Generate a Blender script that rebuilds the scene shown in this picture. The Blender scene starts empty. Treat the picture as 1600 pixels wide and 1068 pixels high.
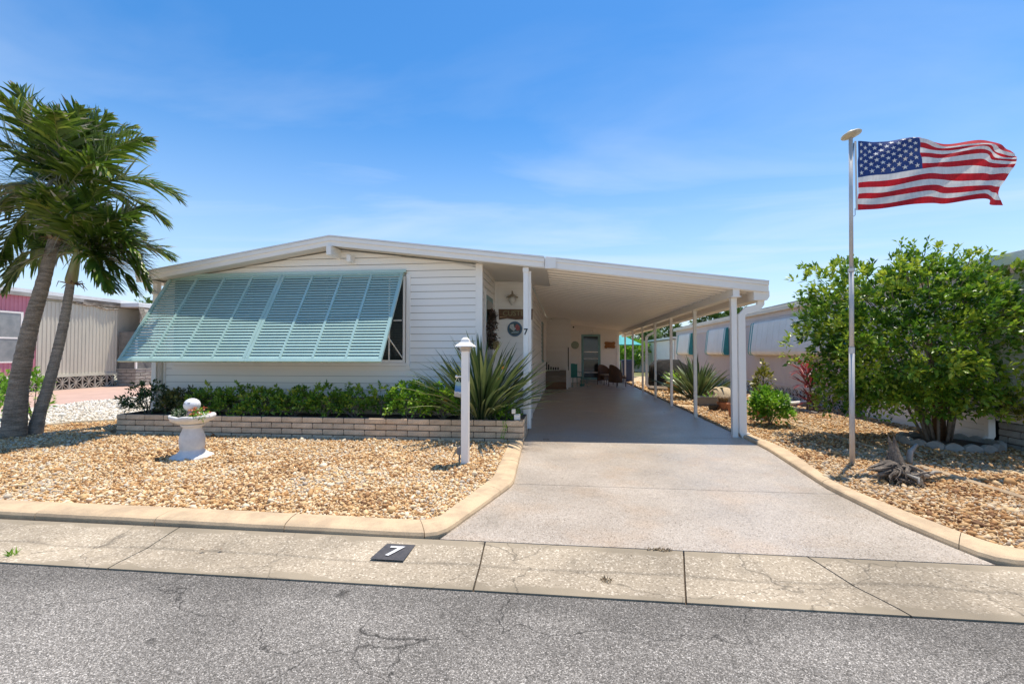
import bpy, math, random
import numpy as np
from mathutils import Vector, Matrix, noise
rnd = random.Random(7)
nr = np.random.RandomState(7)
S = bpy.context.scene
C = S.collection
R = math.radians

# ---------------------------------------------------------------- camera, world, sun, exposure
cd = bpy.data.cameras.new('camera'); cam = bpy.data.objects.new('camera', cd); C.objects.link(cam)
cam.location = (0, 0, 1.5); cam.rotation_euler = (R(90 + 1.45), 0, R(6.43))
cd.sensor_width = 36; cd.lens = 36 * 710 / 1600; cd.clip_start = .05; cd.clip_end = 2000
S.camera = cam
SX, SY = .15, -.0  # horizontal lean of the light per metre of height (set below)
sunv = Vector((.16, .19, 1)).normalized()          # towards the sun
elev = math.asin(sunv.z); azi = math.atan2(sunv.x, sunv.y)
w = bpy.data.worlds.new('World'); S.world = w; w.use_nodes = True
nt = w.node_tree; nt.nodes.clear()
N = nt.nodes.new; L = nt.links.new
out = N('ShaderNodeOutputWorld'); bg = N('ShaderNodeBackground')
sky = N('ShaderNodeTexSky'); sky.sky_type = 'NISHITA'; sky.sun_disc = False
sky.sun_elevation = elev; sky.sun_rotation = azi
sky.air_density = 1.0; sky.dust_density = .25; sky.ozone_density = 1.6
hs = N('ShaderNodeHueSaturation'); hs.inputs['Saturation'].default_value = 1.36; hs.inputs['Value'].default_value = 1.0
L(sky.outputs[0], hs.inputs['Color'])
tc = N('ShaderNodeTexCoord'); sep = N('ShaderNodeSeparateXYZ'); L(tc.outputs['Generated'], sep.inputs[0])
zc = N('ShaderNodeMath'); zc.operation = 'MAXIMUM'; zc.inputs[1].default_value = .03; L(sep.outputs['Z'], zc.inputs[0])
dx = N('ShaderNodeMath'); dx.operation = 'DIVIDE'; L(sep.outputs['X'], dx.inputs[0]); L(zc.outputs[0], dx.inputs[1])
dy = N('ShaderNodeMath'); dy.operation = 'DIVIDE'; L(sep.outputs['Y'], dy.inputs[0]); L(zc.outputs[0], dy.inputs[1])
cb = N('ShaderNodeCombineXYZ'); L(dx.outputs[0], cb.inputs[0]); L(dy.outputs[0], cb.inputs[1])
mp = N('ShaderNodeMapping'); mp.inputs['Scale'].default_value = (.30, .62, 1); mp.inputs['Rotation'].default_value = (0, 0, .25); L(cb.outputs[0], mp.inputs[0])
nz = N('ShaderNodeTexNoise'); nz.inputs['Scale'].default_value = 1.3; nz.inputs['Detail'].default_value = 8; nz.inputs['Roughness'].default_value = .52
nz.inputs['Distortion'].default_value = .5; L(mp.outputs[0], nz.inputs['Vector'])
cr = N('ShaderNodeValToRGB'); cr.color_ramp.elements[0].position = .46; cr.color_ramp.elements[1].position = .76; L(nz.outputs[0], cr.inputs[0])
mz = N('ShaderNodeMapRange'); mz.inputs[1].default_value = .02; mz.inputs[2].default_value = .72; mz.inputs[3].default_value = .8; mz.inputs[4].default_value = .0
mz.clamp = True; L(sep.outputs['Z'], mz.inputs[0])
mu = N('ShaderNodeMath'); mu.operation = 'MULTIPLY'; L(cr.outputs[0], mu.inputs[0]); L(mz.outputs[0], mu.inputs[1])
mx = N('ShaderNodeMix'); mx.data_type = 'RGBA'; L(mu.outputs[0], mx.inputs['Factor']); L(hs.outputs[0], mx.inputs['A'])
mx.inputs['B'].default_value = (4.6, 5.0, 5.6, 1)
hz_ = N('ShaderNodeMapRange'); hz_.inputs[1].default_value = .0; hz_.inputs[2].default_value = .50; hz_.inputs[3].default_value = .66; hz_.inputs[4].default_value = .0; hz_.interpolation_type = 'SMOOTHSTEP'; L(sep.outputs['Z'], hz_.inputs[0])
m2_ = N('ShaderNodeMix'); m2_.data_type = 'RGBA'; L(hz_.outputs[0], m2_.inputs['Factor']); L(mx.outputs['Result'], m2_.inputs['A']); m2_.inputs['B'].default_value = (3.5, 4.4, 5.6, 1)
L(m2_.outputs['Result'], bg.inputs['Color']); bg.inputs['Strength'].default_value = .089
L(bg.outputs[0], out.inputs[0])
sl = bpy.data.lights.new('sun', 'SUN'); sl.energy = 2.75; sl.angle = R(.55); sl.color = (1, .915, .79)
so = bpy.data.objects.new('sun', sl); C.objects.link(so); so.rotation_euler = sunv.to_track_quat('Z', 'Y').to_euler(); so.location = (0, 0, 30)
vs = S.view_settings; vs.view_transform = 'Standard'; vs.look = 'None'; vs.exposure = 1.16; vs.gamma = 1; vs.use_curve_mapping = False
S.cycles.max_bounces = 12; S.cycles.diffuse_bounces = 8

# ---------------------------------------------------------------- materials
MATS = {}
def mat(name, col, rough=.6, col2=None, scale=6, mixlo=.35, mixhi=.65, bump=0, bscale=None, bdist=.01, spec=.5, metal=0,
        stretch=None, fine=0, finescale=200, coat=0, detail=6, transl=0, tint=None, objrand=0, lowrough=None, emit=None):
    if name in MATS: return MATS[name]
    m = bpy.data.materials.new(name); m.use_nodes = True; t = m.node_tree; n = t.nodes; l = t.links
    b = n['Principled BSDF']; b.inputs['Roughness'].default_value = rough; b.inputs['Metallic'].default_value = metal
    b.inputs['Specular IOR Level'].default_value = spec; b.inputs['Coat Weight'].default_value = coat
    tcn = n.new('ShaderNodeTexCoord'); src = tcn.outputs['Object']
    if stretch:
        mpn = n.new('ShaderNodeMapping'); mpn.inputs['Scale'].default_value = stretch; l.new(src, mpn.inputs[0]); src = mpn.outputs[0]
    c2 = col2 or tuple(min(1, c * .86) for c in col)
    nn = n.new('ShaderNodeTexNoise'); nn.inputs['Scale'].default_value = scale; nn.inputs['Detail'].default_value = detail; nn.inputs['Roughness'].default_value = .6
    l.new(src, nn.inputs['Vector'])
    r = n.new('ShaderNodeValToRGB'); r.color_ramp.elements[0].position = mixlo; r.color_ramp.elements[1].position = mixhi
    r.color_ramp.elements[0].color = (*c2, 1); r.color_ramp.elements[1].color = (*col, 1); l.new(nn.outputs['Fac'], r.inputs[0])
    cur = r.outputs[0]
    if tint:      # per-face attribute picks the colour
        a = n.new('ShaderNodeAttribute'); a.attribute_name = 'tint'
        r2 = n.new('ShaderNodeValToRGB'); r2.color_ramp.interpolation = 'LINEAR'
        e = r2.color_ramp.elements; e[0].position = tint[0][0]; e[0].color = (*tint[0][1], 1); e[1].position = tint[-1][0]; e[1].color = (*tint[-1][1], 1)
        for p, c in tint[1:-1]:
            k = e.new(p); k.color = (*c, 1)
        l.new(a.outputs['Fac'], r2.inputs[0])
        mm = n.new('ShaderNodeMix'); mm.data_type = 'RGBA'; mm.blend_type = 'MULTIPLY'; mm.inputs['Factor'].default_value = .5
        l.new(r2.outputs[0], mm.inputs['A']); l.new(nn.outputs['Fac'], mm.inputs['B']); 
        g = n.new('ShaderNodeMix'); g.data_type = 'RGBA'; g.blend_type = 'MULTIPLY'; g.inputs['Factor'].default_value = 1
        g.inputs['B'].default_value = (1.25, 1.25, 1.25, 1); l.new(mm.outputs['Result'], g.inputs['A']); cur = g.outputs['Result']
    if fine:
        v = n.new('ShaderNodeTexNoise'); v.inputs['Scale'].default_value = finescale; v.inputs['Detail'].default_value = 2; l.new(tcn.outputs['Object'], v.inputs['Vector'])
        mr = n.new('ShaderNodeMapRange'); mr.inputs[1].default_value = .35; mr.inputs[2].default_value = .65; mr.inputs[3].default_value = 1 - fine; mr.inputs[4].default_value = 1 + fine * .6
        l.new(v.outputs[0], mr.inputs[0])
        mm = n.new('ShaderNodeMix'); mm.data_type = 'RGBA'; mm.blend_type = 'MULTIPLY'; mm.inputs['Factor'].default_value = 1
        l.new(cur, mm.inputs['A']); l.new(mr.outputs[0], mm.inputs['B']); cur = mm.outputs['Result']
    if objrand:
        oi = n.new('ShaderNodeObjectInfo'); mr = n.new('ShaderNodeMapRange'); mr.inputs[3].default_value = 1 - objrand; mr.inputs[4].default_value = 1 + objrand
        l.new(oi.outputs['Random'], mr.inputs[0]); mm = n.new('ShaderNodeMix'); mm.data_type = 'RGBA'; mm.blend_type = 'MULTIPLY'; mm.inputs['Factor'].default_value = 1
        l.new(cur, mm.inputs['A']); l.new(mr.outputs[0], mm.inputs['B']); cur = mm.outputs['Result']
    l.new(cur, b.inputs['Base Color'])
    if bump:
        bn = n.new('ShaderNodeTexNoise'); bn.inputs['Scale'].default_value = bscale or scale * 8; bn.inputs['Detail'].default_value = 5; l.new(src, bn.inputs['Vector'])
        bp = n.new('ShaderNodeBump'); bp.inputs['Strength'].default_value = bump; bp.inputs['Distance'].default_value = bdist
        l.new(bn.outputs[0], bp.inputs['Height']); l.new(bp.outputs[0], b.inputs['Normal'])
    if transl:
        tr = n.new('ShaderNodeBsdfTranslucent'); l.new(cur, tr.inputs[0]); ms = n.new('ShaderNodeMixShader'); ms.inputs[0].default_value = transl
        l.new(b.outputs[0], ms.inputs[1]); l.new(tr.outputs[0], ms.inputs[2]); l.new(ms.outputs[0], n['Material Output'].inputs[0])
    MATS[name] = m; return m

WHITE = mat('white_painted_metal', (.90, .862, .80), .38, (.86, .82, .755), 2.5)
SIDING = mat('white_vinyl_siding', (.91, .868, .795), .45, (.875, .835, .765), 1.2, objrand=.018, stretch=(.5, .5, 4))
SIDING2 = mat('cream_porch_siding', (.89, .85, .78), .5, (.85, .80, .73), 1.2, objrand=.02)
SOFFIT = mat('soffit_panel_white', (.89, .83, .75), .2, (.85, .79, .71), 1.5, stretch=(.3, 3, 1), bump=.05, bscale=3, bdist=.02)
TEAL = mat('teal_shutter_paint', (.41, .585, .535), .24, (.36, .53, .49), 3, spec=.8, coat=.4, objrand=.05)
TEALD = mat('teal_door_paint', (.18, .34, .34), .4)
GLASS = mat('dark_window_glass', (.018, .022, .022), .05, (.03, .035, .035), 1, spec=.5)
SCREEN = mat('dark_insect_screen', (.045, .045, .042), .7)
BRICK = mat('split_face_brick', (.74, .55, .37), .9, (.56, .42, .28), 7, bump=.5, bscale=40, bdist=.008, fine=.22, finescale=90, objrand=.13)
MORTAR = mat('grey_mortar', (.13, .10, .075), .95, bump=.4, bscale=60)
BRICKG = mat('grey_brick', (.40, .37, .32), .9, (.30, .28, .24), 6, bump=.5, bscale=40, fine=.2, finescale=90, objrand=.12)
KERB = mat('tan_painted_kerb', (.575, .425, .26), .75, (.45, .33, .205), 4.5, mixlo=.40, mixhi=.58, detail=9, bump=.2, bscale=70, fine=.07, finescale=120, objrand=.03)
BLACK = mat('black_paint', (.02, .02, .022), .5)
CONC = mat('grey_concrete', (.42, .40, .36), .9, (.30, .29, .26), 6, bump=.4, bscale=60, fine=.15)
TRUNK = mat('palm_trunk_bark', (.36, .29, .22), .9, (.18, .14, .10), 5, stretch=(1, 1, 5), bump=.8, bscale=14, bdist=.03, fine=.2, finescale=60)
TRUNKG = mat('grey_palm_bark', (.38, .33, .27), .9, (.20, .17, .14), 5, stretch=(1, 1, 6), bump=.8, bscale=14, bdist=.02, fine=.2, finescale=60)
SHAFT = mat('palm_crownshaft', (.30, .31, .10), .45, (.24, .17, .09), 3, stretch=(2, 2, .6), bump=.2, bscale=20)
SOIL = mat('dark_soil', (.05, .037, .026), .95, (.09, .065, .045), 12, bump=.8, bscale=40, bdist=.03)
WOODB = mat('brown_stained_wood', (.17, .085, .035), .6, (.10, .05, .02), 8, stretch=(1, 1, 6), bump=.2)
DRIFT = mat('weathered_driftwood', (.22, .18, .14), .9, (.06, .047, .037), 9, stretch=(1, 1, .35), bump=.9, bscale=30, bdist=.02, fine=.3, finescale=70)
TERRA = mat('terracotta', (.50, .20, .09), .8, (.38, .15, .07), 8, bump=.1)
BRANCH = mat('pale_branch_bark', (.26, .21, .16), .9, (.14, .11, .085), 10, bump=.5)

def leafmat(name, dark, mid, light, rough=.42, transl=.28):
    return mat(name, mid, rough, tuple(c * .75 for c in mid), 8, transl=transl, tint=[(0, dark), (.5, mid), (1, light)])
LF_PALM = leafmat('palm_leaf', (.04, .085, .012), (.12, .205, .022), (.32, .37, .06), .34)
LF_DEAD = leafmat('dry_palm_tip', (.20, .17, .10), (.36, .33, .24), (.55, .52, .42), .5)
LF_BOP = leafmat('strap_leaf', (.035, .07, .02), (.09, .14, .045), (.26, .30, .12), .33, .15)
LF_BUSH = leafmat('tree_leaf', (.035, .10, .012), (.14, .29, .022), (.42, .52, .05), .38, .34)
LF_HEDGE = leafmat('hedge_leaf', (.06, .15, .018), (.19, .36, .035), (.44, .50, .07), .45)
LF_LIME = leafmat('lime_leaf', (.08, .20, .014), (.22, .44, .035), (.44, .62, .07), .42, .35)
LF_DULL = leafmat('dull_brown_leaf', (.06, .075, .02), (.13, .15, .045), (.22, .28, .07), .5)
LF_VAR = leafmat('variegated_leaf', (.02, .055, .012), (.05, .12, .03), (.62, .66, .5), .42)
LF_RED = leafmat('red_leaf', (.10, .012, .015), (.30, .03, .035), (.5, .10, .10), .4)
LF_YEL = leafmat('yellow_leaf', (.10, .14, .015), (.34, .33, .05), (.6, .5, .10), .4)
LF_STRAW = leafmat('straw', (.20, .14, .08), (.42, .32, .20), (.62, .52, .36), .6)
LF_FAR = leafmat('far_tree_leaf', (.03, .065, .012), (.07, .14, .02), (.15, .22, .04), .5)
FLOWER = leafmat('flower_petal', (.6, .08, .05), (.75, .16, .08), (.8, .45, .25), .5)

def asphalt():
    m = bpy.data.materials.new('old_asphalt'); m.use_nodes = True; t = m.node_tree; n = t.nodes; l = t.links; b = n['Principled BSDF']
    tcn = n.new('ShaderNodeTexCoord'); O = tcn.outputs['Object']
    v = n.new('ShaderNodeTexVoronoi'); v.inputs['Scale'].default_value = 185; l.new(O, v.inputs['Vector'])
    sepc = n.new('ShaderNodeSeparateColor'); l.new(v.outputs['Color'], sepc.inputs[0])
    r = n.new('ShaderNodeValToRGB'); e = r.color_ramp.elements; e[0].position = 0; e[0].color = (.10, .092, .08, 1); e[1].position = 1; e[1].color = (.72, .67, .60, 1)
    k = e.new(.5); k.color = (.235, .215, .19, 1); k = e.new(.86); k.color = (.38, .35, .31, 1); l.new(sepc.outputs[0], r.inputs[0])
    big = n.new('ShaderNodeTexNoise'); big.inputs['Scale'].default_value = .9; big.inputs['Detail'].default_value = 4; l.new(O, big.inputs['Vector'])
    mr = n.new('ShaderNodeMapRange'); mr.inputs[1].default_value = .3; mr.inputs[2].default_value = .7; mr.inputs[3].default_value = .66; mr.inputs[4].default_value = 1.14; l.new(big.outputs[0], mr.inputs[0])
    # darker strip beside the gutter (newer tar), a real band of the surface
    sp = n.new('ShaderNodeSeparateXYZ'); l.new(O, sp.inputs[0])
    nn = n.new('ShaderNodeTexNoise'); nn.inputs['Scale'].default_value = 2.2; l.new(O, nn.inputs['Vector'])
    ad = n.new('ShaderNodeMath'); ad.operation = 'MULTIPLY_ADD'; ad.inputs[1].default_value = .55; l.new(nn.outputs[0], ad.inputs[0]); l.new(sp.outputs['Y'], ad.inputs[2])
    mr2 = n.new('ShaderNodeMapRange'); mr2.inputs[1].default_value = 2.78; mr2.inputs[2].default_value = 3.02; mr2.inputs[3].default_value = 1.0; mr2.inputs[4].default_value = .72; l.new(ad.outputs[0], mr2.inputs[0])
    st = n.new('ShaderNodeTexNoise'); st.inputs['Scale'].default_value = 3.1; st.inputs['Detail'].default_value = 5; l.new(O, st.inputs['Vector'])
    mr3 = n.new('ShaderNodeMapRange'); mr3.inputs[1].default_value = .675; mr3.inputs[2].default_value = .72; mr3.inputs[3].default_value = 1; mr3.inputs[4].default_value = .45; l.new(st.outputs[0], mr3.inputs[0])
    # hairline cracks
    vc = n.new('ShaderNodeTexVoronoi'); vc.feature = 'DISTANCE_TO_EDGE'; vc.inputs['Scale'].default_value = .62
    wn = n.new('ShaderNodeTexNoise'); wn.inputs['Scale'].default_value = 3; wn.inputs['Detail'].default_value = 6; l.new(O, wn.inputs['Vector'])
    va = n.new('ShaderNodeVectorMath'); va.operation = 'MULTIPLY_ADD'; va.inputs[1].default_value = (.5, .5, 0); l.new(wn.outputs['Color'], va.inputs[0]); l.new(O, va.inputs[2]); l.new(va.outputs[0], vc.inputs['Vector'])
    mrc = n.new('ShaderNodeMapRange'); mrc.inputs[1].default_value = .0; mrc.inputs[2].default_value = .0035; mrc.inputs[3].default_value = 0; mrc.inputs[4].default_value = 1; l.new(vc.outputs['Distance'], mrc.inputs[0])
    gate = n.new('ShaderNodeMapRange'); gate.inputs[1].default_value = .545; gate.inputs[2].default_value = .60; l.new(big.outputs[0], gate.inputs[0])
    mg = n.new('ShaderNodeMath'); mg.operation = 'MAXIMUM'; l.new(mrc.outputs[0], mg.inputs[0]); l.new(gate.outputs[0], mg.inputs[1])
    mr4 = n.new('ShaderNodeMapRange'); mr4.inputs[3].default_value = .3; l.new(mg.outputs[0], mr4.inputs[0])
    cur = r.outputs[0]
    for s in (mr, mr2, mr3, mr4):
        mm = n.new('ShaderNodeMix'); mm.data_type = 'RGBA'; mm.blend_type = 'MULTIPLY'; mm.inputs['Factor'].default_value = 1
        l.new(cur, mm.inputs['A']); l.new(s.outputs[0], mm.inputs['B']); cur = mm.outputs['Result']
    l.new(cur, b.inputs['Base Color']); b.inputs['Roughness'].default_value = .85; b.inputs['Specular IOR Level'].default_value = .3
    bp = n.new('ShaderNodeBump'); bp.inputs['Strength'].default_value = .9; bp.inputs['Distance'].default_value = .006; bp.invert = True
    l.new(v.outputs['Distance'], bp.inputs['Height']); l.new(bp.outputs[0], b.inputs['Normal'])
    return m
ASPH = asphalt()

def speckled(name, base, dark, light, vscale, rough, bigamt=.12, edge=None, bump=.4, warm=None, gloss=None):
    m = bpy.data.materials.new(name); m.use_nodes = True; t = m.node_tree; n = t.nodes; l = t.links; b = n['Principled BSDF']
    tcn = n.new('ShaderNodeTexCoord'); O = tcn.outputs['Object']
    v = n.new('ShaderNodeTexVoronoi'); v.inputs['Scale'].default_value = vscale; l.new(O, v.inputs['Vector'])
    sc = n.new('ShaderNodeSeparateColor'); l.new(v.outputs['Color'], sc.inputs[0])
    r = n.new('ShaderNodeValToRGB'); e = r.color_ramp.elements; e[0].position = .0; e[0].color = (*dark, 1); e[1].position = 1; e[1].color = (*light, 1)
    k = e.new(.22); k.color = (*base, 1); k = e.new(.8); k.color = (*base, 1); l.new(sc.outputs[0], r.inputs[0])
    big = n.new('ShaderNodeTexNoise'); big.inputs['Scale'].default_value = 1.1; big.inputs['Detail'].default_value = 6; l.new(O, big.inputs['Vector'])
    mr = n.new('ShaderNodeMapRange'); mr.inputs[1].default_value = .3; mr.inputs[2].default_value = .7; mr.inputs[3].default_value = 1 - bigamt; mr.inputs[4].default_value = 1 + bigamt; l.new(big.outputs[0], mr.inputs[0])
    mm = n.new('ShaderNodeMix'); mm.data_type = 'RGBA'; mm.blend_type = 'MULTIPLY'; mm.inputs['Factor'].default_value = 1
    l.new(r.outputs[0], mm.inputs['A']); l.new(mr.outputs[0], mm.inputs['B']); cur = mm.outputs['Result']
    sn = n.new('ShaderNodeTexNoise'); sn.inputs['Scale'].default_value = 2.4; sn.inputs['Detail'].default_value = 9; sn.inputs['Roughness'].default_value = .68; sn.inputs['Distortion'].default_value = .6; l.new(O, sn.inputs['Vector'])
    sr = n.new('ShaderNodeMapRange'); sr.inputs[1].default_value = .54; sr.inputs[2].default_value = .74; sr.inputs[3].default_value = 1; sr.inputs[4].default_value = .70 if edge else .84; l.new(sn.outputs[0], sr.inputs[0])
    m9 = n.new('ShaderNodeMix'); m9.data_type = 'RGBA'; m9.blend_type = 'MULTIPLY'; m9.inputs['Factor'].default_value = 1; l.new(cur, m9.inputs['A']); l.new(sr.outputs[0], m9.inputs['B']); cur = m9.outputs['Result']
    dn_ = n.new('ShaderNodeTexNoise'); dn_.inputs['Scale'].default_value = 11; dn_.inputs['Detail'].default_value = 2; l.new(O, dn_.inputs['Vector'])
    d2 = n.new('ShaderNodeMapRange'); d2.inputs[1].default_value = .72; d2.inputs[2].default_value = .77; d2.inputs[3].default_value = 1; d2.inputs[4].default_value = .72; l.new(dn_.outputs[0], d2.inputs[0])
    m8 = n.new('ShaderNodeMix'); m8.data_type = 'RGBA'; m8.blend_type = 'MULTIPLY'; m8.inputs['Factor'].default_value = 1; l.new(cur, m8.inputs['A']); l.new(d2.outputs[0], m8.inputs['B']); cur = m8.outputs['Result']
    if warm:
        wn = n.new('ShaderNodeTexNoise'); wn.inputs['Scale'].default_value = 1.7; wn.inputs['Detail'].default_value = 3
        mpn = n.new('ShaderNodeMapping'); mpn.inputs['Location'].default_value = (5, 3, 0); l.new(O, mpn.inputs[0]); l.new(mpn.outputs[0], wn.inputs['Vector'])
        wr = n.new('ShaderNodeMapRange'); wr.inputs[1].default_value = .5; wr.inputs[2].default_value = .75; wr.inputs[4].default_value = .6; l.new(wn.outputs[0], wr.inputs[0])
        m2 = n.new('ShaderNodeMix'); m2.data_type = 'RGBA'; m2.blend_type = 'MULTIPLY'; l.new(wr.outputs[0], m2.inputs['Factor']); l.new(cur, m2.inputs['A']); m2.inputs['B'].default_value = (*warm, 1); cur = m2.outputs['Result']
    if edge:      # smooth trowelled cement border (colour, y of near edge, y of far edge)
        ec, y0, y1 = edge
        sp = n.new('ShaderNodeSeparateXYZ'); l.new(O, sp.inputs[0])
        en = n.new('ShaderNodeTexNoise'); en.inputs['Scale'].default_value = 3.2; en.inputs['Detail'].default_value = 5; l.new(O, en.inputs['Vector'])
        es = n.new('ShaderNodeMath'); es.operation = 'MULTIPLY_ADD'; es.inputs[1].default_value = .30; es.inputs[2].default_value = -.15; l.new(en.outputs[0], es.inputs[0])
        yy = n.new('ShaderNodeMath'); yy.operation = 'SUBTRACT'; yy.inputs[1].default_value = (y0 + y1) / 2; l.new(sp.outputs['Y'], yy.inputs[0])
        ab = n.new('ShaderNodeMath'); ab.operation = 'ABSOLUTE'; l.new(yy.outputs[0], ab.inputs[0])
        a2 = n.new('ShaderNodeMath'); a2.operation = 'ADD'; l.new(ab.outputs[0], a2.inputs[0]); l.new(es.outputs[0], a2.inputs[1])
        er = n.new('ShaderNodeMapRange'); hw = (y1 - y0) / 2; er.inputs[1].default_value = hw - .075; er.inputs[2].default_value = hw - .045; l.new(a2.outputs[0], er.inputs[0])
        m3 = n.new('ShaderNodeMix'); m3.data_type = 'RGBA'; l.new(er.outputs[0], m3.inputs['Factor']); l.new(cur, m3.inputs['A'])
        em = n.new('ShaderNodeMix'); em.data_type = 'RGBA'; em.blend_type = 'MULTIPLY'; em.inputs['Factor'].default_value = 1; em.inputs['A'].default_value = (*ec, 1); l.new(mr.outputs[0], em.inputs['B'])
        l.new(em.outputs['Result'], m3.inputs['B']); cur = m3.outputs['Result']
        vc = n.new('ShaderNodeTexVoronoi'); vc.feature = 'DISTANCE_TO_EDGE'; vc.inputs['Scale'].default_value = .85
        va = n.new('ShaderNodeVectorMath'); va.operation = 'MULTIPLY_ADD'; va.inputs[1].default_value = (.45, .45, 0); l.new(en.outputs['Color'], va.inputs[0]); l.new(O, va.inputs[2]); l.new(va.outputs[0], vc.inputs['Vector'])
        vr = n.new('ShaderNodeMapRange'); vr.inputs[1].default_value = .0; vr.inputs[2].default_value = .006; vr.inputs[3].default_value = .38; vr.inputs[4].default_value = 1; l.new(vc.outputs['Distance'], vr.inputs[0])
        m7 = n.new('ShaderNodeMix'); m7.data_type = 'RGBA'; m7.blend_type = 'MULTIPLY'; m7.inputs['Factor'].default_value = .8; l.new(cur, m7.inputs['A']); l.new(vr.outputs[0], m7.inputs['B']); cur = m7.outputs['Result']
        # dirt line along the middle of the gutter pan
        dn = n.new('ShaderNodeMath'); dn.operation = 'MULTIPLY_ADD'; dn.inputs[1].default_value = .22; dn.inputs[2].default_value = -.11
        l.new(big.outputs[0], dn.inputs[0]); da = n.new('ShaderNodeMath'); da.operation = 'ADD'; l.new(yy.outputs[0], da.inputs[0]); l.new(dn.outputs[0], da.inputs[1])
        db = n.new('ShaderNodeMath'); db.operation = 'ABSOLUTE'; l.new(da.outputs[0], db.inputs[0])
        dr = n.new('ShaderNodeMapRange'); dr.inputs[1].default_value = 0; dr.inputs[2].default_value = .028; dr.inputs[3].default_value = .70; dr.inputs[4].default_value = 1; l.new(db.outputs[0], dr.inputs[0])
        m4 = n.new('ShaderNodeMix'); m4.data_type = 'RGBA'; m4.blend_type = 'MULTIPLY'; m4.inputs['Factor'].default_value = 1; l.new(cur, m4.inputs['A']); l.new(dr.outputs[0], m4.inputs['B']); cur = m4.outputs['Result']
    l.new(cur, b.inputs['Base Color']); b.inputs['Roughness'].default_value = rough
    if gloss:
        gr = n.new('ShaderNodeMapRange'); gr.inputs[1].default_value = .3; gr.inputs[2].default_value = .7; gr.inputs[3].default_value = gloss[0]; gr.inputs[4].default_value = gloss[1]; l.new(big.outputs[0], gr.inputs[0]); l.new(gr.outputs[0], b.inputs['Roughness'])
    bn = n.new('ShaderNodeTexNoise'); bn.inputs['Scale'].default_value = vscale * .8; bn.inputs['Detail'].default_value = 3; l.new(O, bn.inputs['Vector'])
    bp = n.new('ShaderNodeBump'); bp.inputs['Strength'].default_value = bump; bp.inputs['Distance'].default_value = .005; l.new(bn.outputs[0], bp.inputs['Height']); l.new(bp.outputs[0], b.inputs['Normal'])
    return m
DRIVE = speckled('speckled_driveway_coating', (.415, .355, .29), (.17, .135, .10), (.58, .52, .44), 120, .45, .09, bump=.25, warm=(1.06, .93, .80), gloss=(.27, .48))
GUTTERM = speckled('exposed_aggregate_gutter', (.345, .285, .205), (.20, .16, .11), (.62, .54, .42), 95, .9, .30, edge=((.285, .235, .165), 2.87, 3.59), bump=.8)
PEB_T = [(0, (.24, .12, .05)), (.18, (.48, .25, .09)), (.42, (.67, .42, .18)), (.68, (.76, .56, .31)), (.88, (.84, .72, .52)), (1, (.50, .42, .32))]
PEB = mat('river_pebbles', (.7, .6, .45), .75, (.55, .45, .3), 30, tint=PEB_T)
PEBD = mat('brown_river_pebbles', (.6, .5, .35), .8, (.42, .33, .22), 14, tint=[(p, tuple(q * k_ for q, k_ in zip(c, (.80, .74, .68)))) for p, c in PEB_T])
PEBW = mat('white_pebbles', (.8, .76, .68), .8, (.6, .55, .47), 30, tint=[(0, (.45, .38, .28)), (.4, (.72, .66, .56)), (1, (.86, .83, .76))])
def gravelbed(name, cols, scale):
    m = bpy.data.materials.new(name); m.use_nodes = True; t = m.node_tree; n = t.nodes; l = t.links; b = n['Principled BSDF']
    tcn = n.new('ShaderNodeTexCoord'); v = n.new('ShaderNodeTexVoronoi'); v.inputs['Scale'].default_value = scale; l.new(tcn.outputs['Object'], v.inputs['Vector'])
    sc = n.new('ShaderNodeSeparateColor'); l.new(v.outputs['Color'], sc.inputs[0]); r = n.new('ShaderNodeValToRGB'); e = r.color_ramp.elements
    e[0].color = (*cols[0], 1); e[1].color = (*cols[-1], 1)
    for i, c in enumerate(cols[1:-1]): k = e.new((i + 1) / (len(cols) - 1)); k.color = (*c, 1)
    l.new(sc.outputs[0], r.inputs[0]); l.new(r.outputs[0], b.inputs['Base Color']); b.inputs['Roughness'].default_value = .85
    bp = n.new('ShaderNodeBump'); bp.inputs['Strength'].default_value = 1; bp.inputs['Distance'].default_value = .02; bp.invert = True; l.new(v.outputs['Distance'], bp.inputs['Height']); l.new(bp.outputs[0], b.inputs['Normal'])
    return m
GBED = gravelbed('gravel_ground', [(.22, .14, .07), (.5, .34, .17), (.66, .5, .3), (.72, .62, .46)], 30)
GBEDW = gravelbed('white_gravel_ground', [(.45, .4, .32), (.68, .62, .52), (.75, .7, .62)], 22)

# ---------------------------------------------------------------- builders
def rawmesh(name, v, f, mats, smooth=False, tint=None, mi=None):
    me = bpy.data.meshes.new(name)
    v = np.asarray(v, dtype=np.float32); 
    if isinstance(f, np.ndarray):
        m_, k = f.shape
        me.vertices.add(len(v)); me.vertices.foreach_set('co', v.ravel())
        me.loops.add(m_ * k); me.loops.foreach_set('vertex_index', f.astype(np.int32).ravel())
        me.polygons.add(m_); me.polygons.foreach_set('loop_start', np.arange(m_, dtype=np.int32) * k)
        me.polygons.foreach_set('loop_total', np.full(m_, k, dtype=np.int32))
    else:
        me.from_pydata(v.tolist(), [], f)
    me.update(calc_edges=True)
    for m in (mats if isinstance(mats, (list, tuple)) else [mats]): me.materials.append(m)
    if mi is not None: me.polygons.foreach_set('material_index', np.asarray(mi, dtype=np.int32))
    if smooth: me.polygons.foreach_set('use_smooth', np.ones(len(me.polygons), dtype=bool))
    if tint is not None:
        a = me.attributes.new('tint', 'FLOAT', 'FACE'); a.data.foreach_set('value', np.asarray(tint, dtype=np.float32))
    return me
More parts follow.
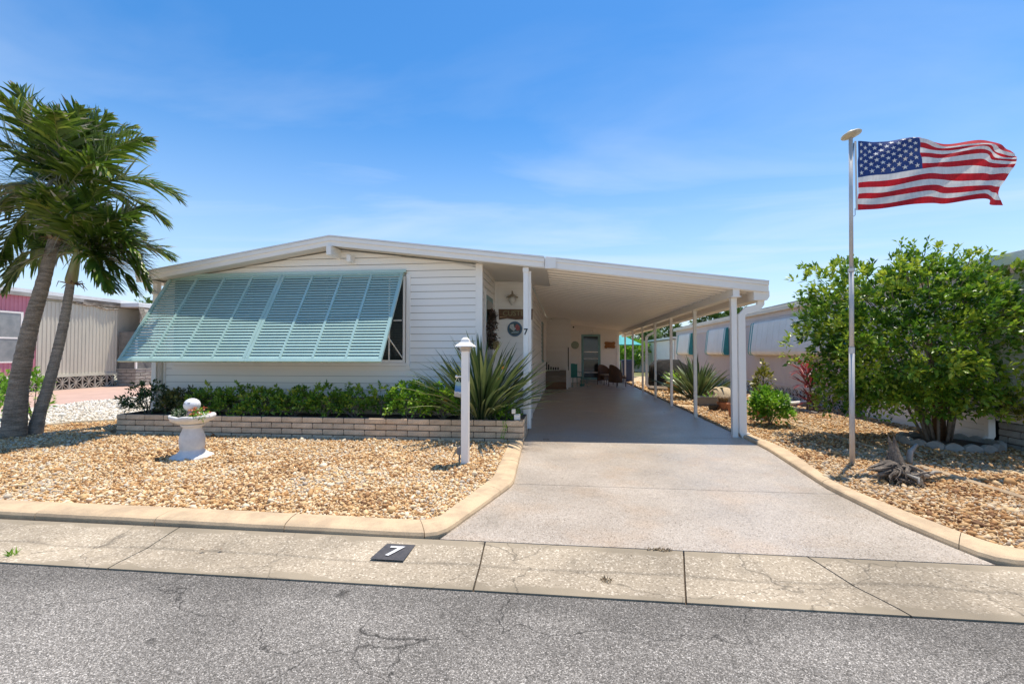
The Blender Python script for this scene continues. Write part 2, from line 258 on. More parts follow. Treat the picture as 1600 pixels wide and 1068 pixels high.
def link(name, me, parent=None, loc=(0, 0, 0), rot=(0, 0, 0), kind=None):
    o = bpy.data.objects.new(name, me); C.objects.link(o); o.parent = parent; o.location = loc; o.rotation_euler = rot
    if kind: o['kind'] = kind
    return o
def tag(o, label, cat, group=None):
    o['label'] = label; o['category'] = cat
    if group: o['group'] = group
    return o
def empty(name, loc=(0, 0, 0), rot=(0, 0, 0)):
    return link(name, None, None, loc, rot)

class B:
    def __init__(s): s.v = []; s.f = []; s.m = []; s.cur = 0; s.t = []; s.tv = .5
    def add(s, v, f):
        o = len(s.v); s.v += [tuple(p) for p in v]
        for q in f: s.f.append([o + i for i in q]); s.m.append(s.cur); s.t.append(s.tv)
        return s
    def box(s, x0, x1, y0, y1, z0, z1, bev=0, M=None):
        if bev:
            b = bev; P = []
            for (z, i) in ((z0, b), (z0 + b, 0), (z1 - b, 0), (z1, b)):
                P += [(x0 + i, y0 + i, z), (x1 - i, y0 + i, z), (x1 - i, y1 - i, z), (x0 + i, y1 - i, z)]
            F = [[3, 2, 1, 0], [12, 13, 14, 15]]
            for k in range(3):
                for j in range(4): F.append([k * 4 + j, k * 4 + (j + 1) % 4, k * 4 + 4 + (j + 1) % 4, k * 4 + 4 + j])
        else:
            P = [(x0, y0, z0), (x1, y0, z0), (x1, y1, z0), (x0, y1, z0), (x0, y0, z1), (x1, y0, z1), (x1, y1, z1), (x0, y1, z1)]
            F = [[3, 2, 1, 0], [4, 5, 6, 7], [0, 1, 5, 4], [1, 2, 6, 5], [2, 3, 7, 6], [3, 0, 4, 7]]
        if M: P = [tuple(M @ Vector(p)) for p in P]
        return s.add(P, F)
    def tube(s, pts, rad, n=8, cap=True):
        pts = [Vector(p) for p in pts]
        if not isinstance(rad, (list, tuple)): rad = [rad] * len(pts)
        rad = list(rad) + [rad[-1]] * (len(pts) - len(rad))
        P = []; F = []; prev = None
        for i, p in enumerate(pts):
            a = pts[max(0, i - 1)]; c = pts[min(len(pts) - 1, i + 1)]; d = (c - a).normalized()
            if prev is None: u = d.orthogonal().normalized()
            else: u = (prev - d * prev.dot(d)).normalized()
            prev = u; w_ = d.cross(u)
            for j in range(n):
                t = 2 * math.pi * j / n; P.append(p + (u * math.cos(t) + w_ * math.sin(t)) * rad[i])
        for i in range(len(pts) - 1):
            for j in range(n): F.append([i * n + j, i * n + (j + 1) % n, (i + 1) * n + (j + 1) % n, (i + 1) * n + j])
        if cap: F.append(list(range(n))[::-1]); F.append([(len(pts) - 1) * n + j for j in range(n)])
        return s.add(P, F)
    def lathe(s, prof, n=24, c=(0, 0, 0), M=None):
        P = []; F = []
        for r_, z in prof:
            for j in range(n):
                t = 2 * math.pi * j / n; p = (c[0] + r_ * math.cos(t), c[1] + r_ * math.sin(t), c[2] + z)
                P.append(tuple(M @ Vector(p)) if M else p)
        for i in range(len(prof) - 1):
            for j in range(n): F.append([i * n + j, i * n + (j + 1) % n, (i + 1) * n + (j + 1) % n, (i + 1) * n + j])
        F.append(list(range(n))[::-1]); F.append([(len(prof) - 1) * n + j for j in range(n)])
        return s.add(P, F)
    def prism(s, poly, z0, z1):
        n = len(poly); P = [(x, y, z0) for x, y in poly] + [(x, y, z1) for x, y in poly]
        F = [list(range(n))[::-1], [n + i for i in range(n)]] + [[i, (i + 1) % n, n + (i + 1) % n, n + i] for i in range(n)]
        return s.add(P, F)
    def prismy(s, poly, y0, y1):      # polygon in x,z pushed along y
        n = len(poly); P = [(x, y0, z) for x, z in poly] + [(x, y1, z) for x, z in poly]
        F = [list(range(n)), [n + i for i in range(n)][::-1]] + [[(i + 1) % n, i, n + i, n + (i + 1) % n] for i in range(n)]
        return s.add(P, F)
    def mesh(s, name, mats, smooth=False):
        me = rawmesh(name, s.v, s.f, mats, smooth, s.t, s.m); return me
    def obj(s, name, mats, parent=None, loc=(0, 0, 0), rot=(0, 0, 0), smooth=False, kind=None):
        o = link(name, s.mesh(name, mats, smooth), parent, loc, rot, kind)
        if smooth == 'auto':
            me = o.data; import bmesh
        return o
def quick(name, m, parent, *a, **k):
    loc = k.pop('loc', (0, 0, 0)); rot = k.pop('rot', (0, 0, 0)); return B().box(*a, **k).obj(name, m, parent, loc, rot)
def struct(o): o['kind'] = 'structure'; return o
def text_mesh(name, s, size, depth, m, M, parent=None, sx=1):
    cu = bpy.data.curves.new(name, 'FONT'); cu.body = s; cu.size = size; cu.extrude = depth; cu.align_x = 'CENTER'; cu.align_y = 'CENTER'; cu.resolution_u = 3
    cu.offset = size * .02
    t = bpy.data.objects.new(name, cu); C.objects.link(t); bpy.context.view_layer.update()
    me = bpy.data.meshes.new_from_object(t); bpy.data.objects.remove(t); me.transform(M @ Matrix.Diagonal((sx, 1, 1, 1))); me.materials.clear(); me.materials.append(m)
    return link(name, me, parent)
def UP(loc): return Matrix.Translation(loc) @ Matrix.Rotation(R(90), 4, 'X')

# ---------------------------------------------------------------- ground
EARTH = mat('dry_ground', (.46, .41, .32), .95, (.30, .29, .18), 1.2, bump=.4, fine=.2)
struct(link('ground', rawmesh('ground', [(-300, -60, -.06), (300, -60, -.06), (300, 500, -.06), (-300, 500, -.06)], [[0, 1, 2, 3]], EARTH)))
struct(link('road', rawmesh('road', [(-60, -8, -.005), (60, -8, -.005), (60, 2.865, -.005), (-60, 2.865, -.005)], [[0, 1, 2, 3]], ASPH)))
# gutter pan of cast slabs
gut = struct(empty('gutter')); 
bot = [-11, -9.2, -6.3, -3.16, -.57, .73, 1.97, 4.2, 6.6, 9.2, 12]; top = [-11.1, -9.3, -6.45, -3.28, -.62, .9, 1.78, 4.1, 6.6, 9.2, 12]
for i in range(len(bot) - 1):
    g_ = .006; rows = []
    ys = [2.872, 2.95, 3.1, 3.22, 3.35, 3.5, 3.597]; zs = [.0, .0, -.008, -.016, -.008, .002, .004]
    b_ = B(); P = []
    for y, z in zip(ys, zs):
        t = (y - 2.872) / .725; P += [(bot[i] + (top[i] - bot[i]) * t + g_, y, z + .004), (bot[i + 1] + (top[i + 1] - bot[i + 1]) * t - g_, y, z + .004)]
    n_ = len(ys); F = [[2 * k, 2 * k + 1, 2 * k + 3, 2 * k + 2] for k in range(n_ - 1)]
    o_ = len(P); P += [(x, y, -.05) for x, y, z in P]
    ring = [2 * k + 1 for k in range(n_)]; 
    for k in range(n_ - 1): F += [[2 * k + 1, o_ + 2 * k + 1, o_ + 2 * k + 3, 2 * k + 3], [2 * k, 2 * k + 2, o_ + 2 * k + 2, o_ + 2 * k]]
    F += [[0, o_, o_ + 1, 1], [2 * n_ - 2, 2 * n_ - 1, o_ + 2 * n_ - 1, o_ + 2 * n_ - 2]]
    b_.add(P, F).obj('gutter_slab', GUTTERM, gut)
B().box(-11, 12, 2.866, 3.605, -.055, -.03).obj('gutter_bed', SOIL, gut)
struct(B().box(-60, -11.2, 2.866, 3.6, -.05, .003).obj('gutter', GUTTERM)); struct(B().box(12.1, 60, 2.866, 3.6, -.05, .003).obj('gutter', GUTTERM))
# driveway poured in bays
drv = struct(empty('driveway'))
LX = [(3.606, -.99), (4.3, -.80), (5.1, -.60), (5.3, -.58), (7.6, -.66), (24.4, -.72)]; RX = [(3.606, 3.03), (4.36, 2.90), (5.4, 2.88), (7.4, 3.12), (8.6, 3.17), (24.4, 3.17)]
def ip(T, y):
    for (a, xa), (b_, xb) in zip(T, T[1:]):
        if a <= y <= b_: return xa + (xb - xa) * (y - a) / (b_ - a)
    return T[-1][1]
bays = [3.606, 5.22, 8.42, 12.0, 15.6, 19.2, 24.4]
for a, b_ in zip(bays, bays[1:]):
    ys = sorted(set([a + .004] + [y for y, _ in LX + RX if a < y < b_] + [b_ - .004]))
    poly = [(ip(LX, y) - (.1 if y > 8.6 else 0), y) for y in ys][::-1] + [(ip(RX, y), y) for y in ys]
    B().prism(poly, -.05, .008).obj('concrete_bay', DRIVE, drv)
B().box(-.9, 3.1, 3.62, 24.3, -.055, -.02).obj('bay_bed', SOIL, drv)

# landscape kerbs, cast in sections
def kerb(name, inner, outer, zi, zo, nsec_len=1.15, parent=None):
    """inner/outer matching polylines; split into sections"""
    root = struct(empty(name)); ci = [Vector((*p, 0)) for p in inner]; co = [Vector((*p, 0)) for p in outer]
    rows = []
    for k in range(len(ci) - 1):
        L_ = max((ci[k + 1] - ci[k]).length, (co[k + 1] - co[k]).length); n = max(1, int(L_ / .12))
        for j in range(n): t = j / n; rows.append((ci[k].lerp(ci[k + 1], t), co[k].lerp(co[k + 1], t)))
    rows.append((ci[-1], co[-1]))
    # soften corners
    for _ in range(2): rows = [rows[0]] + [((rows[i - 1][0] + rows[i][0] * 2 + rows[i + 1][0]) / 4, (rows[i - 1][1] + rows[i][1] * 2 + rows[i + 1][1]) / 4) for i in range(1, len(rows) - 1)] + [rows[-1]]
    i = 0
    while i < len(rows) - 2:
        acc = 0; j = i
        while j < len(rows) - 1 and acc < nsec_len: acc += (rows[j + 1][0] - rows[j][0]).length; j += 1
        if len(rows) - 1 - j < 3: j = len(rows) - 1
        P = []; sec = rows[i:j + 1]
        for k, (a, c) in enumerate(sec):
            d = (c - a); e = 0
            off = Vector((0, 0, 0))
            if k == 0: off = (sec[1][0] - a).normalized() * .003
            if k == len(sec) - 1: off = (sec[-2][0] - a).normalized() * .003
            wv = rnd.uniform(-.002, .002)
            for t, z in ((0, -.03), (0, zi - .012), (.06, zi), (.5, (zi + zo) / 2 + .008), (.86, zo), (.96, zo - .012), (1.0, zo - .035), (1.0, -.03)):
                q = a + d * t + off; P.append((q.x, q.y, z + wv))
        m = 8; F = []
        for k in range(len(sec) - 1):
            for q in range(m - 1): F.append([k * m + q, k * m + q + 1, (k + 1) * m + q + 1, (k + 1) * m + q])
        F.append(list(range(m))[::-1]); F.append([(len(sec) - 1) * m + q for q in range(m)])
        o = B().add(P, F).obj('kerb_section', KERB, root, smooth=False)
        i = j
    return root
kerb('kerb', [(-12, 4.0), (-5.5, 3.93), (-3.2, 3.92), (-1.12, 3.86), (-.82, 5.3), (-.88, 7.40)],
     [(-12, 3.70), (-5.5, 3.66), (-3.2, 3.64), (-.99, 3.60), (-.56, 5.15), (-.66, 7.55)], .065, .06)
kerb('kerb', [(3.30, 8.75), (3.37, 7.4), (3.02, 5.5), (3.10, 4.6), (3.24, 3.84), (3.5, 3.72), (12, 3.78)],
     [(3.17, 8.75), (3.12, 7.4), (2.88, 5.4), (2.90, 4.36), (3.03, 3.60), (3.4, 3.6), (12, 3.6)][:7], .065, .06, 1.5)

# gravel beds: sheet plus real pebbles
LBED = [(-14, 4.0), (-5.5, 3.93), (-1.12, 3.86), (-.82, 5.3), (-.87, 7.5), (-8.3, 7.5), (-8.9, 8.2), (-9.6, 8.9), (-10.3, 8.5), (-10.45, 7.8), (-9.9, 7.0), (-14, 6.4)]
RBED = [(3.24, 3.84), (7.1, 3.75), (7.1, 30), (3.18, 30), (3.18, 8.6), (3.30, 8.5), (3.37, 7.4), (3.02, 5.5), (3.10, 4.6)]
WBED = [(-9.65, 8.95), (-10.3, 8.6), (-10.5, 7.8), (-9.95, 7.05), (-14, 6.5), (-14.1, 10.4), (-14.6, 12.5), (-14.3, 13.7), (-13.5, 14.5), (-8.8, 14.5), (-8.7, 9.0)]
def sheet(name, poly, z, m): return struct(link(name, rawmesh(name, [(x, y, z) for x, y in poly], [list(range(len(poly)))], m)))
sheet('gravel_bed', LBED, .03, GBED); sheet('gravel_bed', RBED, .03, GBED); sheet('white_gravel_bed', WBED, .02, GBEDW)
struct(link('side_yard', rawmesh('side_yard', [(-14, 9, -.02), (-8.4, 9, -.02), (-8.4, 34, -.02), (-16, 34, -.02)], [[0, 1, 2, 3]], GBEDW)))
def inside(px, py, poly):
    c = np.zeros(len(px), bool); n = len(poly)
    for i in range(n):
        x0, y0 = poly[i]; x1, y1 = poly[(i + 1) % n]
        cond = ((y0 > py) != (y1 > py)) & (px < (x1 - x0) * (py - y0) / (y1 - y0 + 1e-12) + x0); c ^= cond
    return c
t_ = (1 + 5 ** .5) / 2
ICO_V = np.array([(-1, t_, 0), (1, t_, 0), (-1, -t_, 0), (1, -t_, 0), (0, -1, t_), (0, 1, t_), (0, -1, -t_), (0, 1, -t_), (t_, 0, -1), (t_, 0, 1), (-t_, 0, -1), (-t_, 0, 1)]) / 1.9
ICO_F = np.array([(0, 11, 5), (0, 5, 1), (0, 1, 7), (0, 7, 10), (0, 10, 11), (1, 5, 9), (5, 11, 4), (11, 10, 2), (10, 7, 6), (7, 1, 8), (3, 9, 4), (3, 4, 2), (3, 2, 6), (3, 6, 8), (3, 8, 9), (4, 9, 5), (2, 4, 11), (6, 2, 10), (8, 6, 7), (9, 8, 1)])
OCT_V = np.array([(1, 0, 0), (-1, 0, 0), (0, 1, 0), (0, -1, 0), (0, 0, 1), (0, 0, -1)], float); OCT_F = np.array([(0, 2, 4), (2, 1, 4), (1, 3, 4), (3, 0, 4), (2, 0, 5), (1, 2, 5), (3, 1, 5), (0, 3, 5)])
def randrot(n):
    q = nr.normal(size=(n, 4)); q /= np.linalg.norm(q, axis=1)[:, None]; a, b_, c, d = q.T
    return np.stack([np.stack([1 - 2 * (c * c + d * d), 2 * (b_ * c - a * d), 2 * (b_ * d + a * c)], -1), np.stack([2 * (b_ * c + a * d), 1 - 2 * (b_ * b_ + d * d), 2 * (c * d - a * b_)], -1), np.stack([2 * (b_ * d - a * c), 2 * (c * d + a * b_), 1 - 2 * (b_ * b_ + c * c)], -1)], 1)
def pebbles(name, poly, box, dens, size, z, m, detail, lo=0, hi=1e9, bias=1.0):
    x0, x1, y0, y1 = box; n = int((x1 - x0) * (y1 - y0) * dens); px = nr.uniform(x0, x1, n); py = nr.uniform(y0, y1, n)
    k = inside(px, py, poly); d = np.hypot(px, py); k &= (d >= lo) & (d < hi); k &= (px > -1.75 * py - 1.5) & (px < 1.15 * py + 1.5)
    px = px[k]; py = py[k]; n = len(px); BV, BF = (ICO_V, ICO_F) if detail else (OCT_V, OCT_F)
    s = size * np.exp(nr.normal(0, .36, n)); sc = np.stack([s * nr.uniform(.7, 1.25, n), s * nr.uniform(.6, .95, n), s * nr.uniform(.4, .75, n)], -1)
    V = BV[None] * (1 + nr.uniform(-.16, .16, (n, len(BV), 1))) * sc[:, None]
    V = np.einsum('nij,nkj->nki', randrot(n), V); V[:, :, 2] *= .8
    V += np.stack([px, py, z + s * .28 + nr.uniform(-.004, .008, n)], -1)[:, None]
    F = (BF[None] + (np.arange(n) * len(BV))[:, None, None]).reshape(-1, 3); pt = np.array([noise.noise(Vector((float(a) * 1.3, float(b_) * 1.3, 0))) for a, b_ in zip(px, py)]); tv = np.repeat(np.clip(nr.uniform(0, 1, n) ** bias + .35 * pt, 0, 1), len(BF))
    o = link(name, rawmesh(name, V.reshape(-1, 3), F, m, True, tv)); o['kind'] = 'stuff'; return o
def stuff(o, label, cat): tag(o, label, cat); return o
stuff(pebbles('gravel', LBED, (-11.2, -.8, 3.85, 9), 1750, .0158, .030, PEB, 1, 0, 7.0), 'tan and white pebble gravel in the front bed by the road', 'gravel')
stuff(pebbles('gravel', LBED, (-13, -.8, 3.85, 9), 1250, .018, .030, PEB, 0, 7.0, 20), 'tan pebble gravel round the palms and along the planter', 'gravel')
stuff(pebbles('gravel', RBED, (3, 7.1, 3.7, 8), 1500, .0170, .030, PEBD, 1, 0, 8.3, .9), 'mixed brown and cream gravel beside the driveway and driftwood', 'gravel')
stuff(pebbles('gravel', RBED, (3, 7.1, 6.5, 13), 760, .023, .030, PEBD, 0, 8.3, 14, .9), 'tan gravel beside the carport around the pots', 'gravel')
stuff(pebbles('gravel', RBED, (3, 7.1, 12, 24), 260, .036, .030, PEB, 0, 14, 30, .9), 'tan gravel at the far end of the side bed', 'gravel')
stuff(pebbles('white_gravel', WBED, (-14.6, -8.7, 6.4, 14.5), 330, .030, .02, PEBW, 0), 'white pebble gravel strip beyond the palms next to the pink drive', 'gravel')
# pink neighbouring drive
PINK = mat('salmon_painted_concrete', (.50, .34, .27), .8, (.43, .29, .23), 1.5, bump=.1)
sheet('pink_driveway', [(-21, 6), (-12.5, 6), (-13.67, 9.67), (-14.26, 10.75), (-14.71, 12.49), (-14.4, 13.75), (-15.64, 15.85), (-16.2, 20), (-16.2, 34), (-21, 34)], .0, PINK)
EDG = mat('grey_tan_edging', (.40, .335, .25), .9, (.30, .25, .18), 5, bump=.3)
ed = B().tube([(-13.6, 6.55, .03), (-11.4, 6.75, .04), (-9.87, 6.99, .04), (-10.45, 7.8, .04), (-10.25, 8.46, .04), (-9.64, 8.88, .04), (-8.9, 8.95, .04)][2:], .045, 6).obj('edging_strip', EDG); struct(ed)
ed = B().tube([(4.95, 13.6, .04), (4.85, 12.2, .04), (4.74, 9.29, .045), (4.74, 7.27, .045), (4.58, 6.41, .045), (4.60, 5.16, .045), (4.66, 3.8, .045)], .03, 6).obj('edging_strip', KERB); struct(ed)
struct(B().box(3.18, 3.23, 8.75, 24, -.02, .035).obj('edging_strip', EDG))
# things lying about on the tarmac: weeds in joints
# ---------------------------------------------------------------- painted kerb number
mk = empty('address_marker', (-1.275, 3.35, .0)); tag(mk, 'black painted square with white 7 on the gutter', 'marker')
B().add([(-.135, -.13, .003), (.12, -.13, .003), (.125, .13, .0085), (-.105, .13, .0085)], [[0, 1, 2, 3]]).obj('painted_square', mat('worn_black_paint', (.045, .045, .052), .7, (.075, .07, .072), 25, bump=.3), mk)
text_mesh('number', '7', .22, 0, mat('worn_white_paint', (.75, .75, .75), .7, (.5, .5, .5), 30), Matrix.Translation((0, -.01, .0125)) @ Matrix.Rotation(R(1.2), 4, 'X'), mk, 1.05)

# ---------------------------------------------------------------- the house
house = empty('mobile_home', (-4.5, 8.75, 0)); tag(house, 'white gabled mobile home with big teal louvred shutters', 'house')
HP = lambda x, y, z: (x + 4.5, y - 8.75, z)
def hb(name, m, x0, x1, y0, y1, z0, z1, bev=0, parent=house):
    return B().box(x0 + 4.5, x1 + 4.5, y0 - 8.75, y1 - 8.75, z0, z1, bev).obj(name, m, parent)
RIDGE = -4.53
def rooftop(x):       # underside of roof sheet over the house front
    return 3.62 - (RIDGE - x) * .152 if x < RIDGE else 3.62 - (x - RIDGE) * .129
def siding(parent, off, A, Bp, zs, nrm, xlim=None, m=SIDING, name='siding_board', holes=(), expo=.14):
    A = Vector(A); Bp = Vector(Bp); d = (Bp - A).normalized(); Lg = (Bp - A).length; nv = Vector(nrm)
    z = zs[0]
    while z < zs[1] - .01:
        z1 = min(z + expo, zs[1]); segs = [(0, Lg, 0, Lg)]
        if xlim: segs = [xlim(z, z1)]
        for (h0, h1, hz0, hz1) in holes:
            if z1 > hz0 + .02 and z < hz1 - .02:
                ns = []
                for (a0, a1, c0, c1) in segs:
                    if a0 < h0 - .01 and a1 > h0: ns.append((a0, h0, c0, h0))
                    if a1 > h1 + .01 and a0 < h1: ns.append((h1, a1, h1, c1))
                    if a1 <= h0 or a0 >= h1: ns.append((a0, a1, c0, c1))
                segs = ns
        for (a0, a1, c0, c1) in segs:
            if a1 - a0 < .02: continue
            P = []
            for (s, t) in ((a0, c0), (a1, c1)):
                for (q, dd, zz) in ((s, 0, z + .013), (s, .022, z + .009), (s, .021, z + .02), (t, .008, z1), (t, 0, z1)):
                    p = A + d * q + nv * dd; P.append((p.x - off[0], p.y - off[1], zz - off[2]))
            F = [[0, 1, 6, 5], [1, 2, 7, 6], [2, 3, 8, 7], [3, 4, 9, 8], [4, 0, 5, 9], [0, 4, 3, 2, 1], [5, 6, 7, 8, 9]]
            if (d.cross(Vector((0, 0, 1)))).dot(nv) < 0: F = [f[::-1] for f in F]
            B().add(P, F).obj(name, m, parent)
        z = z1
OFF = (-4.5, 8.75, 0)
X0, X1 = -8.36, -1.62
def xl(z, z1):
    def ends(zz):
        zz += .03; l_ = X0; r_ = X1
        if zz > rooftop(X0): l_ = RIDGE - (3.62 - zz) / .152
        if zz > rooftop(X1): r_ = RIDGE + (3.62 - zz) / .129
        return max(l_, X0) - X0, min(r_, X1) - X0
    a = ends(z); b_ = ends(z1)
    if b_[0] >= b_[1]: mid = (a[0] + a[1]) / 2; b_ = (mid, mid + .02)
    return (a[0], a[1], b_[0], b_[1])
W0, W1, WZ0, WZ1 = -8.18, -3.10, 1.30, 3.06
siding(house, OFF, (X0, 8.75, 0), (X1, 8.75, 0), (.62, 3.60), (0, -1, 0), xl, holes=[(W0 - X0, W1 - X0, WZ0, WZ1)])
# gable wall sheathing behind boards
B().prismy([(X0 + 4.5, .3), (X1 + 4.5, .3), (X1 + 4.5, rooftop(X1)), (RIDGE + 4.5, 3.62), (X0 + 4.5, rooftop(X0))], .04, .10).obj('front_wall', SIDING2, house)
for (a, b_, c, d) in ((X0, W0, .62, 3.0), (W1, X1, .62, 3.2), (W0, W1, .62, WZ0)): B().box(a + 4.5 + .003, b_ + 4.5 - .003, .002, .012, c, d).obj('lap_shade_backing', mat('lap_shade_grey', (.40, .38, .35), .9), house)  # darker backing puts the shade of the lap slots into colour
hb('corner_trim', WHITE, -1.70, -1.565, 8.722, 8.80, .38, 3.26)
hb('corner_trim', WHITE, -8.42, -8.345, 8.722, 8.84, .30, 3.02)
hb('side_wall', SIDING, -8.41, -8.35, 8.83, 24, .1, 3.0)
# skirting bricks under the siding
def bricks(parent, off, A, Bp, z0, course, ncourse, blen, nrm, m=BRICK, seed=0, proud=.0, depth=.05, name='brick', gap=.014, first_half=False):
    A = Vector(A); Bp = Vector(Bp); d = (Bp - A).normalized(); Lg = (Bp - A).length; nv = Vector(nrm); rr = random.Random(seed)
    rot = math.atan2(d.y, d.x); mi = 1 if d.cross(Vector((0, 0, 1))).dot(nv) > 0 else -1
    cache = {}
    for c in range(ncourse):
        x = -blen * (.5 if (c % 2) ^ first_half else 0) ; z = z0 + c * course
        while x < Lg - .01:
            a = max(0, x); e = min(Lg, x + blen)
            if e - a > .04:
                k = (round(e - a, 3), rr.randrange(3))
                if k not in cache:
                    L_ = e - a - gap; h = course - gap; b_ = B(); j = lambda s=.004: rr.uniform(-s, s)
                    P = []; nx = max(2, int(L_ / .1)) 
                    for iz, (zz, ins) in enumerate(((0, .006), (.008, 0), (h * .5, -.002), (h - .008, 0), (h, .006))):
                        for ix in range(nx + 1):
                            P.append((ix / nx * L_ if 0 < ix < nx else (ix / nx * L_ + (ins * (1 if ix == 0 else -1))), ins + j(.005), zz))
                    w_ = nx + 1; F = []
                    for iz in range(4):
                        for ix in range(nx): F.append([iz * w_ + ix, iz * w_ + ix + 1, (iz + 1) * w_ + ix + 1, (iz + 1) * w_ + ix])
                    o_ = len(P); P += [(0, depth, 0), (L_, depth, 0), (L_, depth, h), (0, depth, h)]
                    F += [[o_, o_ + 1] + [nx - i for i in range(nx + 1)], [4 * w_ + i for i in range(nx + 1)] + [o_ + 2, o_ + 3],
                          [nx] + [o_ + 1, o_ + 2] + [i * w_ + nx for i in (4, 3, 2, 1)], [0, w_, 2 * w_, 3 * w_, 4 * w_, o_ + 3, o_]]
                    cache[k] = b_.add(P, F).mesh('brick', m)
                p = A + d * (a + gap / 2 if mi > 0 else e - gap / 2) + nv * (proud + rr.uniform(-.002, .003))
                link(name, cache[k], parent, (p.x - off[0], p.y - off[1], z + gap / 2 - off[2]), (0, 0, rot if mi > 0 else rot + math.pi))
            x += blen
bricks(house, OFF, (-8.36, 8.70, 0), (-1.6, 8.70, 0), .26, .12, 3, .40, (0, -1, 0), seed=4)
hb('skirting', MORTAR, -8.36, -1.6, 8.705 + .01, 8.75, .2, .62)
# window band behind the shutters
for (a, b_) in ((-8.16, -6.5), (-6.46, -4.8), (-4.76, -3.12)):
    if b_ > -3.5: B().box(a + 4.50, a + 4.56, -.025, -.021, WZ0 + .02, WZ1 - .02).obj('jamb_shade_strip', mat('shade_dark_frame', (.05, .05, .05), .5), house)  # added dark strip, paints shade over the white jamb behind the slats
    wi = B().box(a + 4.5, b_ + 4.5, -.02, .05, WZ0 + .02, WZ0 + .07).box(a + 4.5, b_ + 4.5, -.02, .05, WZ1 - .07, WZ1 - .02).box(a + 4.5, a + 4.55, -.02, .05, WZ0 + .07, WZ1 - .07).box(b_ + 4.45, b_ + 4.5, -.02, .05, WZ0 + .07, WZ1 - .07).obj('window', WHITE if b_ > -3.5 else mat('shade_dark_frame', (.05, .05, .05), .5), house)  # frames behind the slats coloured dark to stand for shade there
    B().box(a + 4.55, b_ + 4.45, .0, .012, WZ0 + .07, WZ1 - .07).obj('pane', GLASS, wi)
    B().box((a + b_) / 2 + 4.5 + .47, (a + b_) / 2 + 4.5 + .50, -.012, -.002, WZ0 + .07, WZ1 - .07).obj('mullion', WHITE if b_ > -3.5 else MATS['shade_dark_frame'], wi)
    B().box(b_ + 4.45 - .02 - .18, b_ + 4.45 - .03, -.004, -.001, 2.15, 2.17).obj('mullion', WHITE, wi)
hb('window_sill', WHITE, -8.2, -3.02, 8.705, 8.748, WZ0 - .05, WZ0 + .015)
hb('window_apron', SIDING, -8.2, -3.02, 8.728, 8.748, 1.17, WZ0 - .055)
hb('window_trim', WHITE, -3.095, -3.02, 8.712, 8.748, WZ0 + .015, WZ1 + .02)
# bahama shutters, one frame each, slats as sub-parts
hz = 3.115; tiltx = -math.atan2(1.12, 1.77); SL = 2.09
shroot = []
slat = None
for si, (a, b_) in enumerate(((-8.24, -5.70), (-5.695, -3.14))):
    wd = b_ - a; f = B(); fr = .06; nb = 4
    f.box(0, wd, -.022, .022, -.06, 0, .004); f.box(0, wd, -.022, .022, -SL, -SL + .075, .004)
    f.box(0, fr, -.0225, .0225, -SL + .075, -.06); f.box(wd - fr, wd, -.0225, .0225, -SL + .075, -.06)
    bw = (wd - 2 * fr - 3 * .045) / nb; xs = [fr + i * (bw + .045) for i in range(nb)]
    for i in range(1, nb): f.box(xs[i] - .045, xs[i], -.0215, .0215, -SL + .075, -.06)
    sh = f.obj('louvred_shutter', TEAL, house, (a + 4.5, -.05, hz), (tiltx, 0, 0))
    sh['label'] = 'left half of the teal louvred shutter' if si == 0 else 'right half of the teal louvred shutter'
    if slat is None:
        Mx = Matrix.Rotation(R(-19), 4, 'X'); slat = B().box(0.001, bw - .001, -.003, .003, -.0345, .0345, .0015, Mx).mesh('slat', TEAL)
    ns = 30; pitch = (SL - .075 - .06) / ns
    for i in range(nb):
        for k in range(ns):
            link('slat', slat, sh, (xs[i], 0, -.06 - pitch * (k + .5)))
    if si == 1:
        pass
B().box(-8.24 + 4.5, -3.10 + 4.5, -.075, -.012, hz - .005, hz + .05, .006).obj('hinge_rail', TEAL, house)
sb = B(); sb.tube([(-3.17 + 4.5, -.05, 1.42), (-3.17 + 4.5, -.84, 1.83)], .011, 8); sb.tube([(-8.2 + 4.5, -.05, 1.42), (-8.2 + 4.5, -.84, 1.83)], .011, 8); sb.obj('stay_bar', WHITE, house)

# roof: two pitches of the home + flat carport; fascia in stepped bands
def band(name, pts, y0, y1, zoff0, zoff1, m=WHITE, parent=house, o=OFF):
    P = [(x - o[0], z + zoff0) for x, z in pts] + [(x - o[0], z + zoff1) for x, z in pts[::-1]]
    return B().prismy(P, y0 - o[1], y1 - o[1]).obj(name, m, parent)
RL = [(-8.72, 3.13), (RIDGE, 3.78)]; RRt = [(RIDGE, 3.78), (-.34, 3.265)]
band('fascia', RL, 8.36, 8.40, -.075, -.004); band('fascia', RRt, 8.36, 8.40, -.075, -.004)
band('fascia', RL, 8.385, 8.42, -.165, -.0755); band('fascia', RRt, 8.385, 8.42, -.17, -.0755)
band('roof', RL, 8.35, 24, .0, .03, mat('white_roof_coat', (.80, .80, .79), .5, (.7, .69, .66), 2)); band('roof', RRt, 8.35, 24, .0, .03, MATS['white_roof_coat'])
SOF = mat('tan_soffit', (.72, .685, .62), .5, (.68, .64, .58), 2)
band('soffit', [(-8.70, 3.13), (RIDGE, 3.78)], 8.41, 8.76, -.15, -.13, SOF); band('soffit', [(RIDGE, 3.78), (-1.6, 3.415)], 8.41, 8.76, -.15, -.13, SOF)
hb('eave_fascia', WHITE, -8.74, -8.70, 8.40, 24, 2.98, 3.12)
hb('eave_soffit', SOF, -8.70, -8.36, 8.45, 24, 2.985, 3.0)
hb('ridge_beam', WHITE, -4.575, -4.485, 8.33, 8.75, 3.42, 3.60, .004)
hb('flood_light_box', WHITE, -4.27, -4.19, 8.55, 8.75, 3.32, 3.46, .01)
band('porch_ceiling', [(-1.62, 3.36), (-.30, 3.19)], 8.4, 10.72, -.12, -.10, SOF)
